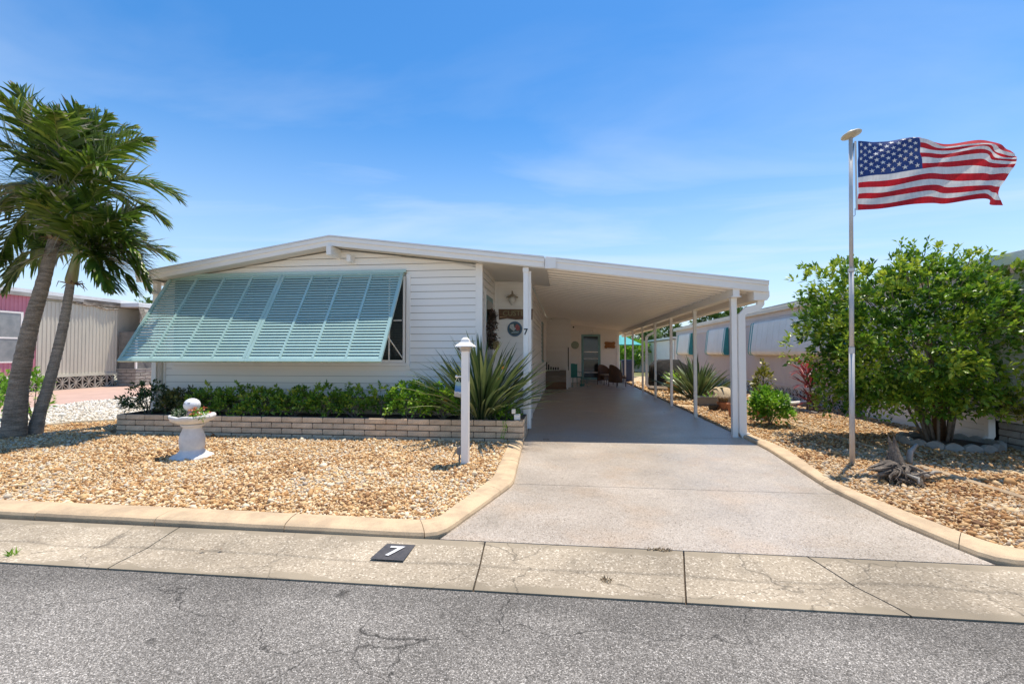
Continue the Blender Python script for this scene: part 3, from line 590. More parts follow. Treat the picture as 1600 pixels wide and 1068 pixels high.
hb('fascia_lap', WHITE, -.33, -.13, 8.345, 8.375, 3.065, 3.265)
# downspout at the far left corner
dsp = B().tube([(-8.62 + 4.5, -.22, 2.96), (-8.62 + 4.5, -.22, 2.86), (-8.50 + 4.5, -.16, 2.76), (-8.44 + 4.5, -.06, 2.72), (-8.44 + 4.5, -.06, .1)], .045, 10).obj('downspout', WHITE, house, smooth=True)
hb('corner_post', WHITE, -8.57, -8.47, 8.62, 8.72, .05, 2.98, .004)
hb('outlet_box', CONC, -5.49, -5.44, 8.69, 8.735, .66, .72)
# recessed porch: left return with window+door, back wall, right return
AY = 10.55
siding(house, OFF, (-1.60, 8.80, 0), (-1.60, AY, 0), (.2, 3.25), (1, 0, 0), holes=[(.32, 1.42, .2, 2.85)])
hb('porch_wall', SIDING2, -1.68, -1.605, 8.80, AY + .06, .1, 3.3)
siding(house, OFF, (-1.60, AY, 0), (-.74, AY, 0), (.2, 3.16), (0, -1, 0))
hb('porch_wall', SIDING2, -1.68, -.735, AY + .005, AY + .06, .1, 3.2)
hb('corner_trim', WHITE, -1.60, -1.54, AY - .06, AY - .017, .2, 3.2)
hb('ceiling_trim', WHITE, -1.54, -.76, AY - .05, AY - .017, 3.13, 3.17)
hb('corner_trim', WHITE, -.80, -.715, AY - .035, AY + .10, .0, 3.13)
hb('threshold', CONC, -1.6, -.74, 8.8, AY, .0, .18)
dr = hb('door', WHITE, -1.615, -1.575, 9.16, 10.18, .2, 2.82)
B().box(2.925, 2.93, 9.26 - 8.75, 10.08 - 8.75, 2.15, 2.72).obj('pane', TEALD, dr); B().box(2.931, 2.934, 9.28 - 8.75, 10.06 - 8.75, .35, 2.62).obj('pane', GLASS, dr)
B().box(2.925, 2.945, 9.24 - 8.75, 10.10 - 8.75, 1.25, 1.31).obj('crossbar', WHITE, dr)
# carport side wall and back walls
siding(house, OFF, (-.75, AY + .10, 0), (-.75, 20.2, 0), (.05, 3.1), (1, 0, 0), m=SIDING2, holes=[(5.0, 6.4, 1.2, 2.6)])
hb('long_wall', SIDING2, -.81, -.755, AY + .07, 20.2, .0, 3.12)
wn = hb('window', TEALD, -.757, -.715, AY + 5.1, AY + 6.5, 1.2, 2.6); B().box(3.786, 3.79, 6.98, 8.22, 1.28, 2.52).obj('pane', GLASS, wn)
siding(house, OFF, (-.75, 20.2, 0), (.28, 20.2, 0), (.05, 3.05), (0, -1, 0), m=SIDING2)
hb('rear_wall', SIDING2, -.81, .30, 20.205, 20.27, 0, 3.12)
hb('corner_trim', WHITE, .255, .33, 20.16, 20.30, 0, 3.0)
hb('rear_wall', SIDING2, .27, .33, 20.30, 23.5, 0, 3.05)
siding(house, OFF, (.30, 23.5, 0), (2.72, 23.5, 0), (.05, 3.05), (0, -1, 0), m=SIDING2, holes=[(.53, 1.63, .05, 2.52)])
hb('rear_wall', SIDING2, .30, 2.72, 23.505, 23.57, 0, 3.1)
hb('corner_trim', WHITE, 2.68, 2.80, 23.46, 23.62, 0, 2.78)
hb('side_wall', SIDING2, 2.72, 2.79, 23.62, 27, 0, 2.75)
df = empty('door'); df.parent = house; df.location = (0, 0, 0)
o2 = lambda *a: None
hb('frame', TEALD, .92, 1.04, 23.44, 23.50, .17, 2.47, parent=df); hb('frame', TEALD, 1.76, 1.88, 23.44, 23.50, .17, 2.47, parent=df)
hb('frame', TEALD, 1.04, 1.76, 23.44, 23.50, 2.36, 2.47, parent=df); hb('frame', TEALD, 1.04, 1.76, 23.44, 23.50, .17, .28, parent=df)
hb('pane', GLASS, 1.04, 1.76, 23.47, 23.48, .28, 2.36, parent=df)
for z in (1.55, 1.22, .52): hb('crossbar', WHITE, 1.04, 1.76, 23.445, 23.468, z, z + (.05 if z > 1.5 else .03), parent=df)
hb('door_trim', WHITE, .84, .915, 23.455, 23.50, .05, 2.52); hb('door_trim', WHITE, 1.885, 1.96, 23.455, 23.50, .05, 2.52)
hb('door_step', CONC, .84, 1.96, 23.2, 23.45, 0, .15)

# ---------------------------------------------------------------- carport
cp = empty('carport', (3.05, 8.58, 0)); tag(cp, 'white aluminium carport roof on slim posts over the driveway', 'carport')
O2 = (3.05, 8.58, 0)
CT = [(-.32, 3.262), (3.58, 2.745)]
def under(x): return 3.262 - .18 - (x + .32) * .1326
band('fascia', CT, 8.37, 8.405, -.05, .0, parent=cp, o=O2); band('fascia', CT, 8.39, 8.42, -.172, -.0505, parent=cp, o=O2)
band('roof_sheet', CT, 8.36, 27, .002, .03, MATS['white_roof_coat'], parent=cp, o=O2)
# ribbed ceiling pans run across the slope
y = 8.42; pan = None; npan = 0
pm = B(); hw = .305
x0_, x1_ = -.73, 3.50
def cz(x): return under(x) + .02
P = []; prof = [(0, .0), (.012, -.026), (.040, -.026), (.052, 0), (.16, 0), (.166, -.010), (.178, -.010), (.184, 0), (.29, 0), (hw - .003, 0)]
for (yy, dz) in prof: P += [(x0_ - 3.05, yy, cz(x0_) + dz), (x1_ - 3.05, yy, cz(x1_) + dz)]
F = [[2 * k, 2 * k + 1, 2 * k + 3, 2 * k + 2] for k in range(len(prof) - 1)]
P += [(x0_ - 3.05, 0, cz(x0_) + .02), (x1_ - 3.05, 0, cz(x1_) + .02), (x0_ - 3.05, hw - .003, cz(x0_) + .02), (x1_ - 3.05, hw - .003, cz(x1_) + .02)]; q_ = len(prof) * 2
F += [[q_, q_ + 1, 1, 0], [q_ + 2, q_ + 3, q_ + 1, q_]]
panme = pm.add(P, F).mesh('ceiling_panel', SOFFIT)
while y < 26.4: link('ceiling_panel', panme, cp, (0, y - 8.58, 0)); y += hw
band('ceiling_trim', [(-.75, 3.262), (3.5, 2.745)], 12.4, 12.46, -.165, -.14, parent=cp, o=O2) if False else None
PY = [8.58, 11.0, 13.35, 15.6, 18.05, 20.5, 23.0, 25.8]
B().box(-.055, .055, -.16, 18.2, 2.50, 2.66).obj('beam', WHITE, cp)
B().box(-.085, -.056, -.16, 18.2, 2.50, 2.515).box(.056, .085, -.16, 18.2, 2.50, 2.515).obj('beam_flange', WHITE, cp)
# gutter
gp = [(.30, 2.44), (.52, 2.44), (.56, 2.50), (.56, 2.60), (.50, 2.60), (.50, 2.62), (.30, 2.62)]
B().add([(x, -.15, z) for x, z in gp] + [(x, 18.2, z) for x, z in gp], [list(range(7))] + [[7 + i for i in range(7)][::-1]] + [[(i + 1) % 7, i, 7 + i, 7 + (i + 1) % 7] for i in range(7)]).obj('gutter', WHITE, cp)
for i, py in enumerate(PY):
    s = .046 if i == 0 else .034
    b_ = B().box(-s, s, py - 8.58 - s, py - 8.58 + s, -.02, 2.50, .004)
    b_.obj('post', WHITE, cp); B().box(-.05, .05, py - 8.63, py - 8.53, 2.455, 2.499).obj('bracket', WHITE, cp)
def rtube(pts, w_, d_, name, parent, m=WHITE):
    # rectangular downpipe
    pts = [Vector(p) for p in pts]; b_ = B(); P = []; F = []; 
    for i, p in enumerate(pts):
        a = pts[max(0, i - 1)]; c = pts[min(len(pts) - 1, i + 1)]; t = (c - a).normalized(); u = Vector((0, 1, 0)); v = t.cross(u).normalized()
        k = 1 / max(.5, abs((pts[min(i + 1, len(pts) - 1)] - p).normalized().dot(t)) if i < len(pts) - 1 else 1)
        for (s1, s2) in ((-1, -1), (-1, 1), (1, 1), (1, -1)): P.append(p + u * s1 * d_ + v * s2 * w_ * k)
    for i in range(len(pts) - 1):
        for j in range(4): F.append([i * 4 + j, i * 4 + (j + 1) % 4, (i + 1) * 4 + (j + 1) % 4, (i + 1) * 4 + j])
    F += [[3, 2, 1, 0], [(len(pts) - 1) * 4 + j for j in range(4)]]
    return b_.add(P, F).obj(name, m, parent)
rtube([(.44, -.06, 2.46), (.44, -.06, 2.38), (.40, -.06, 2.32), (.20, -.06, 2.27), (.115, -.06, 2.19), (.115, -.06, .10), (.14, -.06, .045), (.22, -.06, .035)], .056, .035, 'downspout', cp)
rtube([(.44, 9.30, 2.46), (.44, 9.30, 2.36), (.40, 9.30, 2.30), (.20, 9.30, 2.20), (.12, 9.30, 2.12), (.12, 9.30, .34), (.17, 9.30, .25), (.26, 9.30, .22), (1.42, 9.30, .17)], .045, .035, 'downspout', cp)
# front support post with the house number
p7 = B().box(-3.79, -3.70, -.12, -.03, .1, 3.12, .004).obj('post', WHITE, cp)
B().box(-3.80, -3.69, -.135, -.02, 3.02, 3.11, .004).obj('bracket', WHITE, cp)
text_mesh('house_number', '7', .16, .006, BLACK, UP((-3.745, -.126, 1.90)), cp, .95)
hb('corner_post', WHITE, -.66, -.60, 8.52, 8.58, .1, 3.05)

# ---------------------------------------------------------------- planter wall
pl = empty('brick_planter', (-4.45, 7.6, 0)); tag(pl, 'low tan brick planter wall along the front of the white home', 'planter')
OP = (-4.45, 7.6, 0)
bricks(pl, OP, (-8.25, 7.60, 0), (-.67, 7.60, 0), -.03, .102, 4, .385, (0, -1, 0), seed=1, depth=.10)
bricks(pl, OP, (-.67, 7.60, 0), (-.67, 8.72, 0), -.03, .102, 4, .385, (1, 0, 0), seed=2, depth=.10)
bricks(pl, OP, (-8.25, 7.60, 0), (-8.25, 8.72, 0), -.03, .102, 4, .385, (-1, 0, 0), seed=3, depth=.10)
B().box(-3.795, 3.775, .012, .095, -.05, .372).box(-3.79, -3.70, .10, 1.1, -.05, .372).box(3.68, 3.772, .10, 1.1, -.05, .372).obj('mortar', MORTAR, pl)
B().box(-3.70, 3.68, .1, 1.1, .0, .30).obj('soil', SOIL, pl)

# ---------------------------------------------------------------- foliage helpers
def leaves_at(pos, dirs, length, width, curl=.12, tint=None, jit=.25):
    """pos (n,3), dirs (n,3) -> folded diamond leaves, arrays"""
    n = len(pos); dirs = dirs / (np.linalg.norm(dirs, axis=1)[:, None] + 1e-9)
    up = nr.normal(size=(n, 3)) * .55 + np.array([0, 0, 1.]); side = np.cross(dirs, up); side /= (np.linalg.norm(side, axis=1)[:, None] + 1e-9); nn = np.cross(side, dirs)
    L_ = (length * nr.uniform(.7, 1.25, n))[:, None]; W_ = (width * nr.uniform(.75, 1.2, n))[:, None]
    a = pos; m1 = pos + dirs * L_ * .42 + side * W_ * .5 + nn * W_ * .18; m2 = pos + dirs * L_ * .42 - side * W_ * .5 + nn * W_ * .18
    tip = pos + dirs * L_ - nn * L_ * curl
    rib = pos + dirs * L_ * .5
    V = np.stack([a, m1, tip, m2, rib], 1).reshape(-1, 3); base = (np.arange(n) * 5)[:, None]
    F = np.concatenate([base + np.array([[0, 4, 1]]), base + np.array([[4, 2, 1]]), base + np.array([[0, 3, 4]]), base + np.array([[3, 2, 4]])], 1).reshape(-1, 3)
    t = nr.uniform(0, 1, n) if tint is None else np.clip(tint, 0, 1)
    return V, F, np.repeat(t, 4)
def join(parts):
    V = []; F = []; T = []; o = 0
    for v, f, t in parts: V.append(v); F.append(f + o); T.append(t); o += len(v)
    return np.concatenate(V), np.concatenate(F), np.concatenate(T)
def leaf_obj(name, parts, m, parent, loc=(0, 0, 0)):
    v, f, t = join(parts); return link(name, rawmesh(name, v, f, m, True, t), parent, loc)
def clusters(cent, out, nleaf, L_, W_, spread=1.0, tint=None):
    n = len(cent); pos = np.repeat(cent, nleaf, 0); d = nr.normal(size=(n * nleaf, 3)) * spread + np.repeat(out, nleaf, 0)
    d /= np.linalg.norm(d, axis=1)[:, None]; pos = pos + d * nr.uniform(.0, L_ * .9, (n * nleaf, 1)); t = None
    if tint is not None: t = np.repeat(tint, nleaf) + nr.normal(0, .13, n * nleaf)
    return leaves_at(pos, d, L_, W_, tint=t)

# ---------------------------------------------------------------- palms
def palm(name, base, path, radii, shaft, label, fronds, flen, bark, group, seed):
    rr = random.Random(seed); root = empty(name, base); tag(root, label, 'palm tree', group)
    pts = [Vector(p) for p in path]
    # ringed trunk
    sm = []; rad = []
    for i in range(len(pts) - 1):
        for k in range(26):
            t = k / 26; 
            p0 = pts[max(0, i - 1)]; p1 = pts[i]; p2 = pts[i + 1]; p3 = pts[min(len(pts) - 1, i + 2)]
            p = .5 * ((2 * p1) + (p2 - p0) * t + (2 * p0 - 5 * p1 + 4 * p2 - p3) * t * t + (3 * p1 - p0 - 3 * p2 + p3) * t ** 3)
            r_ = radii[i] * (1 - t) + radii[i + 1] * t; ring = (len(sm) % 4 == 0)
            sm.append(p); rad.append(r_ * (1.035 if ring else 1.0) + rr.uniform(-.003, .003))
    sm.append(pts[-1]); rad.append(radii[-1])
    B().tube(sm, rad, 16).obj('trunk', bark, root, smooth=True)
    top_ = pts[-1]; sv = Vector(shaft) - top_; r0 = radii[-1]
    B().tube([top_ + sv * t for t in (-.03, .04, .12, .35, .6, .85, 1)], [r0 * 1.0, r0 * 1.45, r0 * 1.5, r0 * 1.35, r0 * 1.15, r0 * .95, r0 * .7], 14).obj('crownshaft', SHAFT, root, smooth=True)
    hubp = top_ + sv * .92
    rg = B()
    for k in range(9):
        a = rr.uniform(0, 6.28); q = top_ + Vector((math.cos(a), math.sin(a), 0)) * r0
        rg.tube([q, q + Vector((math.cos(a) * .10, math.sin(a) * .10, rr.uniform(-.06, .05))), q + Vector((math.cos(a) * rr.uniform(.1, .22), math.sin(a) * .14, rr.uniform(-.14, .03)))], [.014, .009, .003], 5)
    rg.obj('old_leaf_base', WOODB, root)
    for fi, (az, el, lf, droop) in enumerate(fronds):
        az = R(az); el = R(el); Lf = flen * lf
        d = Vector((math.cos(az) * math.cos(el), math.sin(az) * math.cos(el), math.sin(el))); p = hubp + Vector((math.cos(az), math.sin(az), 0)) * .03; ns = 22; P = [p.copy()]; D = [d.copy()]
        for k in range(ns):
            t = k / ns; d = (d + Vector((.012, 0, -droop * .8 * (.35 + 1.3 * t) / ns * 2.2))).normalized(); p = p + d * Lf / ns; P.append(p.copy()); D.append(d.copy())
        fb = B(); fb.cur = 1; fb.tv = .8
        fb.tube(P, [max(.004, .020 * (1 - i / ns * .85)) for i in range(ns + 1)], 5)
        V = []; F = []; T = []; nl = 50
        for side in (-1, 1):
            for k in range(nl):
                t = .13 + .86 * (k + rr.uniform(-.3, .3)) / nl; t = min(max(t, .1), .995); s = t * ns; i = min(int(s), ns - 1); q = P[i].lerp(P[i + 1], s - i); dd = D[i]
                sd = dd.cross(Vector((0, 0, 1))); sd = sd.normalized() if sd.length > .05 else Vector((-math.sin(az), math.cos(az), 0)); un = sd.cross(dd).normalized()
                prof = math.sin(math.pi * min(1, .22 + .80 * t)) ** .6; ll = flen * .36 * prof * rr.uniform(.85, 1.15); wl = .025 * rr.uniform(.7, 1.3)
                ld = (sd * side * (1.0 - .45 * t) + dd * (.55 + .7 * t) + un * rr.uniform(-.1, .9)).normalized()
                g = rr.uniform(.10, .85); cp_ = q.copy(); wn = ld.cross(un + sd * side * .4).normalized(); o_ = len(fb.v); tv = min(1, max(0, rr.gauss(.45, .25)))
                pts4 = []
                for j in range(5):
                    tt = j / 4; hw_ = wl * (.55, 1, .95, .6, .06)[j]; pts4 += [cp_ + wn * hw_, cp_ - wn * hw_]
                    ld = (ld + Vector((.06, 0, -g * .34))).normalized(); cp_ = cp_ + ld * ll / 4
                dead = rr.random() < .10
                fb.cur = 0; fb.tv = tv; fb.add(pts4, [[0, 1, 3, 2], [2, 3, 5, 4], [4, 5, 7, 6]])
                fb.cur = 2 if dead or rr.random() < .22 else 0; fb.add([pts4[6], pts4[7], pts4[9], pts4[8]], [[0, 1, 2, 3]])
        fb.obj('frond', [LF_PALM, MATS['palm_stem'], LF_DEAD], root, smooth=True)
    # seed strings / dry fibres hanging from the crown
    fb = B()
    for k in range(55):
        a = rr.uniform(0, 6.28); q = hubp + Vector((math.cos(a) * .10, math.sin(a) * .10, rr.uniform(-.05, .45))); d = Vector((math.cos(a), math.sin(a) - .5, rr.uniform(-.2, .5))).normalized(); pp = [q]
        for j in range(5): d = (d + Vector((rr.uniform(-.2, .2), rr.uniform(-.2, .2), -.38))).normalized(); q = q + d * rr.uniform(.06, .13); pp.append(q)
        fb.tv = rr.random(); fb.tube(pp, [.007, .006, .006, .005, .004, .002], 4)
    fb.obj('dry_fibres', LF_DEAD, root)
    return root
mat('palm_stem', (.24, .26, .07), .4, (.17, .19, .05), 5)
rp = random.Random(3)
fr1 = [(95, 82, .95, .3), (60, 72, 1.0, .5), (130, 70, 1.0, .5), (175, 62, 1.0, .7), (15, 60, .98, .6), (340, 42, .9, 1.1), (215, 48, 1.0, 1.0), (255, 66, .9, .8), (300, 66, .85, .8), (190, 22, 1.05, 1.1), (160, 8, 1.0, 1.3), (205, 2, 1.0, 1.3), (232, 50, .9, .9), (180, 78, .85, .5), (20, 78, .9, .35), (235, 72, .95, .6), (320, 80, .85, .5), (150, -5, .8, 1.3), (60, 25, .9, 1.0)]
fr1 += [(75, 62, 1.05, .5), (30, 35, 1.05, .9), (188, -18, 1.0, 1.1), (172, 35, 1.1, 1.2)]
fr2 = [(5, 22, 1.0, 1.2), (350, 48, 1.05, .8), (20, 60, 1.0, .6), (335, 5, 1.0, 1.3), (310, 52, .9, .9), (45, 35, 1.0, .9), (90, 50, .9, .7), (140, 40, .9, 1.0), (190, 20, .95, 1.2), (205, 2, .9, 1.3), (265, 62, .8, .9), (330, 70, .9, .5), (10, -2, .9, 1.2), (285, 62, .9, .8), (0, 38, 1.05, 1.5), (350, -10, .8, 1.1), (350, 30, 1.1, 1.0), (15, 8, 1.0, 1.2)]
palm('palm', (-9.62, 7.0, 0), [(.0, 0, -.02), (.08, 0, .9), (.27, 0, 1.9), (.44, .05, 2.7), (.60, .1, 3.55)], [.185, .135, .112, .098, .08], (.83, .1, 4.45), 'taller thicker palm at left edge, its crown cut by the frame', fr1, 1.82, TRUNK, 'two palms in the gravel', 1)
palm('palm', (-9.50, 7.3, 0), [(-.10, 0, -.02), (.02, 0, .45), (.20, 0, 1.0), (.44, 0, 1.95), (.58, 0, 2.78)], [.125, .090, .080, .072, .060], (.72, .0, 3.38), 'shorter slender palm leaning right towards the shutter', fr2, 1.55, TRUNKG, 'two palms in the gravel', 2)

# ---------------------------------------------------------------- strap-leaved clumps
def strap_meshes(L_, W_, n, m, bend, prefix='leaf'):
    out_ = []
    for k in range(n):
        b_ = B(); b_.tv = (k + .5) / n; pts = []; d = Vector((0, 0, 1)); p = Vector((0, 0, 0)); P = []; bd = bend[0] + (bend[1] - bend[0]) * k / max(1, n - 1)
        pr = (.12, .11, .14, .45, .85, 1.0, .80, .42, .03) if k % 2 == 0 else (.35, .4, .55, .75, .9, .95, .75, .4, .03)
        for j in range(9):
            t = j / 8; w_ = W_ * pr[j]; P += [p + Vector((-w_ / 2, 0, 0)) + Vector((0, w_ * .22, 0)), p, p + Vector((w_ / 2, 0, 0)) + Vector((0, w_ * .22, 0))]
            a = bd * t; d = Vector((0, -math.sin(a), math.cos(a))); p = p + d * L_ / 8
        F = []
        for j in range(8): F += [[3 * j, 3 * j + 1, 3 * j + 4, 3 * j + 3], [3 * j + 1, 3 * j + 2, 3 * j + 5, 3 * j + 4]]
        out_.append(b_.add(P, F).mesh('leaf', m, True))
    return out_
def clump(name, loc, n, L_, W_, m, label, cat, spread=(5, 80), base_r=.2, seed=1, bend=(.1, .9), scale=(.75, 1.1)):
    root = empty(name, loc); tag(root, label, cat); rr = random.Random(seed); ms = strap_meshes(L_, W_, 8, m, bend)
    for k in range(n):
        a = k * 2.39996 + rr.uniform(-.3, .3); t = (k + .5) / n; tilt = R(spread[0] + (spread[1] - spread[0]) * (t ** .8) + rr.uniform(-7, 7)); s = rr.uniform(*scale)
        o = link('leaf', ms[rr.randrange(8)], root, (math.sin(a) * base_r * t, -math.cos(a) * base_r * t, rr.uniform(0, .05)))
        o.rotation_mode = 'XYZ'; M_ = Matrix.Rotation(a, 4, 'Z') @ Matrix.Rotation(tilt, 4, 'X') @ Matrix.Rotation(rr.uniform(-.5, .5), 4, 'Z') ; o.rotation_euler = M_.to_euler(); o.scale = (s, s, s)
    return root
big = clump('bird_of_paradise', (-1.47, 8.12, .30), 290, 1.55, .062, LF_BOP, 'large spiky strap-leaved clump in the planter behind the lamp post', 'plant', (2, 62), .28, 5, (.05, .75), (.55, 1.08))
ofm = mat('orange_flower', (.8, .33, .05), .5, (.75, .55, .1), 20)
for (x, y, z, a) in ((.30, -.32, .74, .2), (-.62, -.2, .32, 2.8), (.40, -.30, .92, .5)):
    fl = B()
    for k in range(5): q = R(-35 + k * 22); fl.add([(0, 0, 0), (.05 * math.cos(q) - .008, -.01, .05 * math.sin(q)), (.13 * math.cos(q), -.02 - .01 * k, .11 * math.sin(q) - .02), (.06 * math.cos(q), .008, .045 * math.sin(q) - .015)], [[0, 1, 2, 3]])
    fl.obj('flower', ofm, big, (x, y, z), (0, -a * .5, a))
dl = B()
for k in range(34):
    a = rnd.uniform(0, 6.28); q = Vector((math.cos(a) * .15, math.sin(a) * .12, rnd.uniform(.05, .5))); d = Vector((math.cos(a) * .8, math.sin(a) * .8 - .5, .3)).normalized(); pp = [q]
    for j in range(6): d = (d + Vector((0, 0, -.45))).normalized(); q = q + d * .085; pp.append(q)
    dl.tv = rnd.random(); dl.tube(pp, [.006, .009, .009, .007, .005, .002], 4)
dl.obj('dead_leaves', LF_STRAW, big)
clump('bird_of_paradise', (4.30, 15.3, .03), 130, 1.42, .11, LF_BOP, 'dark strap-leaved clump growing in the gravel behind the carport posts', 'plant', (2, 66), .25, 9, (.05, .6), (.7, 1.05))

# ---------------------------------------------------------------- hedge plants in the planter
def shrub(name, loc, size, n, L_, W_, m, label, cat='shrub', group=None, nleaf=9, stems=6, tintb=.5, up=.4, top=None, seed=None):
    root = empty(name, loc); tag(root, label, cat, group); sx, sy, sz = size
    u = nr.uniform(0, 1, n); th = nr.uniform(0, 2 * math.pi, n); ph = np.arccos(nr.uniform(-.35, 1, n)); r_ = .45 + .55 * u ** .5
    out_ = np.stack([np.sin(ph) * np.cos(th), np.sin(ph) * np.sin(th), np.cos(ph)], -1)
    lump = np.array([noise.noise(Vector((float(o[0]) * 2.2 + loc[0] * 3, float(o[1]) * 2.2, float(o[2]) * 2.2 + loc[1]))) for o in out_])
    c = out_ * (r_ * (1 + .45 * lump))[:, None] * np.array([sx, sy, sz * .58]) + np.array([0, 0, sz * .42])
    c[:, 2] = np.maximum(c[:, 2], .03)
    lf = clusters(c, out_ * .7 + np.array([0, 0, up]), nleaf, L_, W_, .6, tintb + .35 * lump + nr.normal(0, .15, n))
    leaf_obj('foliage', [lf], m, root)
    b_ = B()
    for k in range(stems):
        i = nr.randint(n); e = Vector([float(q) for q in c[i]]); b_.tube([(rnd.uniform(-.04, .04), rnd.uniform(-.04, .04), 0), (e.x * .4, e.y * .4, e.z * .5), e], [.012, .009, .004], 5)
    b_.obj('stems', BRANCH, root)
    return root
GP = 'low shrubs in the brick planter'
shrub('shrub', (-8.05, 8.08, .28), (.50, .42, .60), 180, .065, .034, LF_VAR, 'white-edged leafy shrub at the left end of the planter', group=GP, tintb=.35)
shrub('shrub', (-7.35, 8.15, .28), (.45, .42, .52), 120, .07, .035, LF_DULL, 'dull brownish shrub right of the white-edged one', group=GP, tintb=.3)
hx = [(-6.82, .52, LF_HEDGE, 'dark green shrub directly behind the bird bath bowl'), (-6.25, .56, LF_HEDGE, 'deep green shrub third from the left end of the planter'), (-5.65, .55, LF_HEDGE, 'low dark green shrub just right of the bird bath'),
      (-5.05, .53, LF_HEDGE, 'dark green shrub with drooping leaves below the shutter middle joint'), (-4.45, .56, LF_HEDGE, 'mid green shrub in the middle of the planter'), (-3.88, .60, LF_HEDGE, 'green shrub with yellowing lower leaves below the right shutter')]
for x, h, m_, lb in hx: shrub('shrub', (x, 8.12 + rnd.uniform(-.05, .05), .28), (.40, .42, h), 105, .078, .040, m_, lb, group=GP, tintb=.45)
shrub('shrub', (-3.36, 8.25, .28), (.28, .28, .66), 46, .075, .042, LF_HEDGE, 'thin leggy green shrub showing bricks behind it', group=GP, tintb=.6, nleaf=8)
shrub('shrub', (-2.80, 8.08, .28), (.46, .44, .70), 190, .070, .045, LF_LIME, 'bright lime green shrub spilling over the planter edge', group=GP, tintb=.55)
shrub('shrub', (-2.15, 8.02, .28), (.42, .42, .64), 160, .070, .045, LF_LIME, 'bright lime green shrub beside the spiky clump', group=GP, tintb=.5)
shrub('shrub', (-1.0, 8.0, .28), (.25, .3, .26), 40, .06, .04, LF_LIME, 'small yellow-green seedling under the spiky clump', group=GP, tintb=.5, stems=2)
fe = empty('fern', (-.98, 7.56, .37)); tag(fe, 'small green fern frond hanging down over the planter bricks', 'fern')
t = np.linspace(0, 1, 46); pos = np.stack([.02 * np.sin(t * 5), -.05 - .04 * t, .03 - .30 * t], -1); dd = np.stack([np.where(np.arange(46) % 2, 1, -1) * np.ones(46), np.full(46, -.4), np.full(46, -.6)], -1); leaf_obj('fronds', [leaves_at(pos, dd, .055, .016)], LF_LIME, fe)
# loose wall block and light at right end of planter
lb_ = B().box(-.05, .05, -.04, .04, 0, .10, .01).box(-.09, -.03, -.05, .03, .11, .19, .008).obj('path_light', WHITE, None, (-.78, 7.72, .37)); tag(lb_, 'small white spotlight on the right end of the planter', 'light')

# ---------------------------------------------------------------- lamp post
lp = empty('lamp_post', (-1.30, 5.98, .03)); tag(lp, 'white square yard lamp post in the gravel by the driveway', 'lamp post')
B().box(-.048, .048, -.048, .048, -.05, 1.50, .004).obj('post', WHITE, lp)
B().box(-.062, .062, -.062, .062, 1.50, 1.515).box(-.05, .05, -.05, .05, 1.515, 1.53).box(-.068, .068, -.068, .068, 1.53, 1.545).box(-.05, .05, -.05, .05, 1.545, 1.56).obj('louvre', mat('cream_vent', (.62, .52, .42), .5), lp)
sq = lambda h, z: [(-h, -h, z), (h, -h, z), (h, h, z), (-h, h, z)]
P = sq(.122, 1.56) + sq(.118, 1.572) + sq(.058, 1.62) + sq(.05, 1.655) + sq(.022, 1.685); F = [[3, 2, 1, 0], [16, 17, 18, 19]] + [[i * 4 + j, i * 4 + (j + 1) % 4, i * 4 + 4 + (j + 1) % 4, i * 4 + 4 + j] for i in range(4) for j in range(4)]
B().add(P, F).obj('cap', WHITE, lp)
B().tube([(-.04, 0, 1.16), (-.115, 0, 1.16)], .010, 8).tube([(-.115, 0, 1.16), (-.135, 0, 1.165)], [.02, .018], 10).obj('arm', WHITE, lp)
B().tube([(-.06, .02, 1.49), (-.10, -.02, 1.545)], .008, 6).obj('sensor', BLACK, lp)
sg = empty('hanging_plaque', (-1.41, 5.98, .92)); tag(sg, 'small blue green and tan plaque hanging on the lamp post', 'sign')
PLQ = bpy.data.materials.new('beach_plaque'); PLQ.use_nodes = True; n = PLQ.node_tree.nodes; l = PLQ.node_tree.links
tcn = n.new('ShaderNodeTexCoord'); sp = n.new('ShaderNodeSeparateXYZ'); l.new(tcn.outputs['Object'], sp.inputs[0]); nn = n.new('ShaderNodeTexNoise'); nn.inputs['Scale'].default_value = 25; l.new(tcn.outputs['Object'], nn.inputs['Vector'])
ma = n.new('ShaderNodeMath'); ma.operation = 'MULTIPLY_ADD'; ma.inputs[1].default_value = .06; l.new(nn.outputs[0], ma.inputs[0]); l.new(sp.outputs['Z'], ma.inputs[2]); mr = n.new('ShaderNodeMapRange'); mr.inputs[1].default_value = .03; mr.inputs[2].default_value = .22; l.new(ma.outputs[0], mr.inputs[0])
rr_ = n.new('ShaderNodeValToRGB'); rr_.color_ramp.interpolation = 'CONSTANT'; e = rr_.color_ramp.elements; e[0].color = (.42, .38, .32, 1); e[1].position = .8; e[1].color = (.25, .40, .36, 1)
for p_, c_ in ((.28, (.60, .62, .60)), (.36, (.06, .19, .42)), (.62, (.12, .28, .45))): k = e.new(p_); k.color = (*c_, 1)
l.new(mr.outputs[0], rr_.inputs[0]); l.new(rr_.outputs[0], n['Principled BSDF'].inputs['Base Color'])
B().box(-.052, .052, -.004, .004, 0, .20).obj('panel', PLQ, sg, rot=(0, R(8), R(-18))); B().tube([(-.03, 0, .2), (.0, 0, .26)], .003, 4).tube([(.03, 0, .2), (.0, 0, .26)], .003, 4).obj('hook', WHITE, sg)
ob = B().box(-.028, .028, -.02, .02, .12, .22, .005).tube([(0, 0, -.05), (0, 0, .12)], .012, 8).obj('outlet_box', mat('grey_plastic', (.22, .22, .22), .5), None, (-1.385, 6.0, .03)); tag(ob, 'grey outdoor outlet box on a stake beside the lamp post foot', 'outlet')

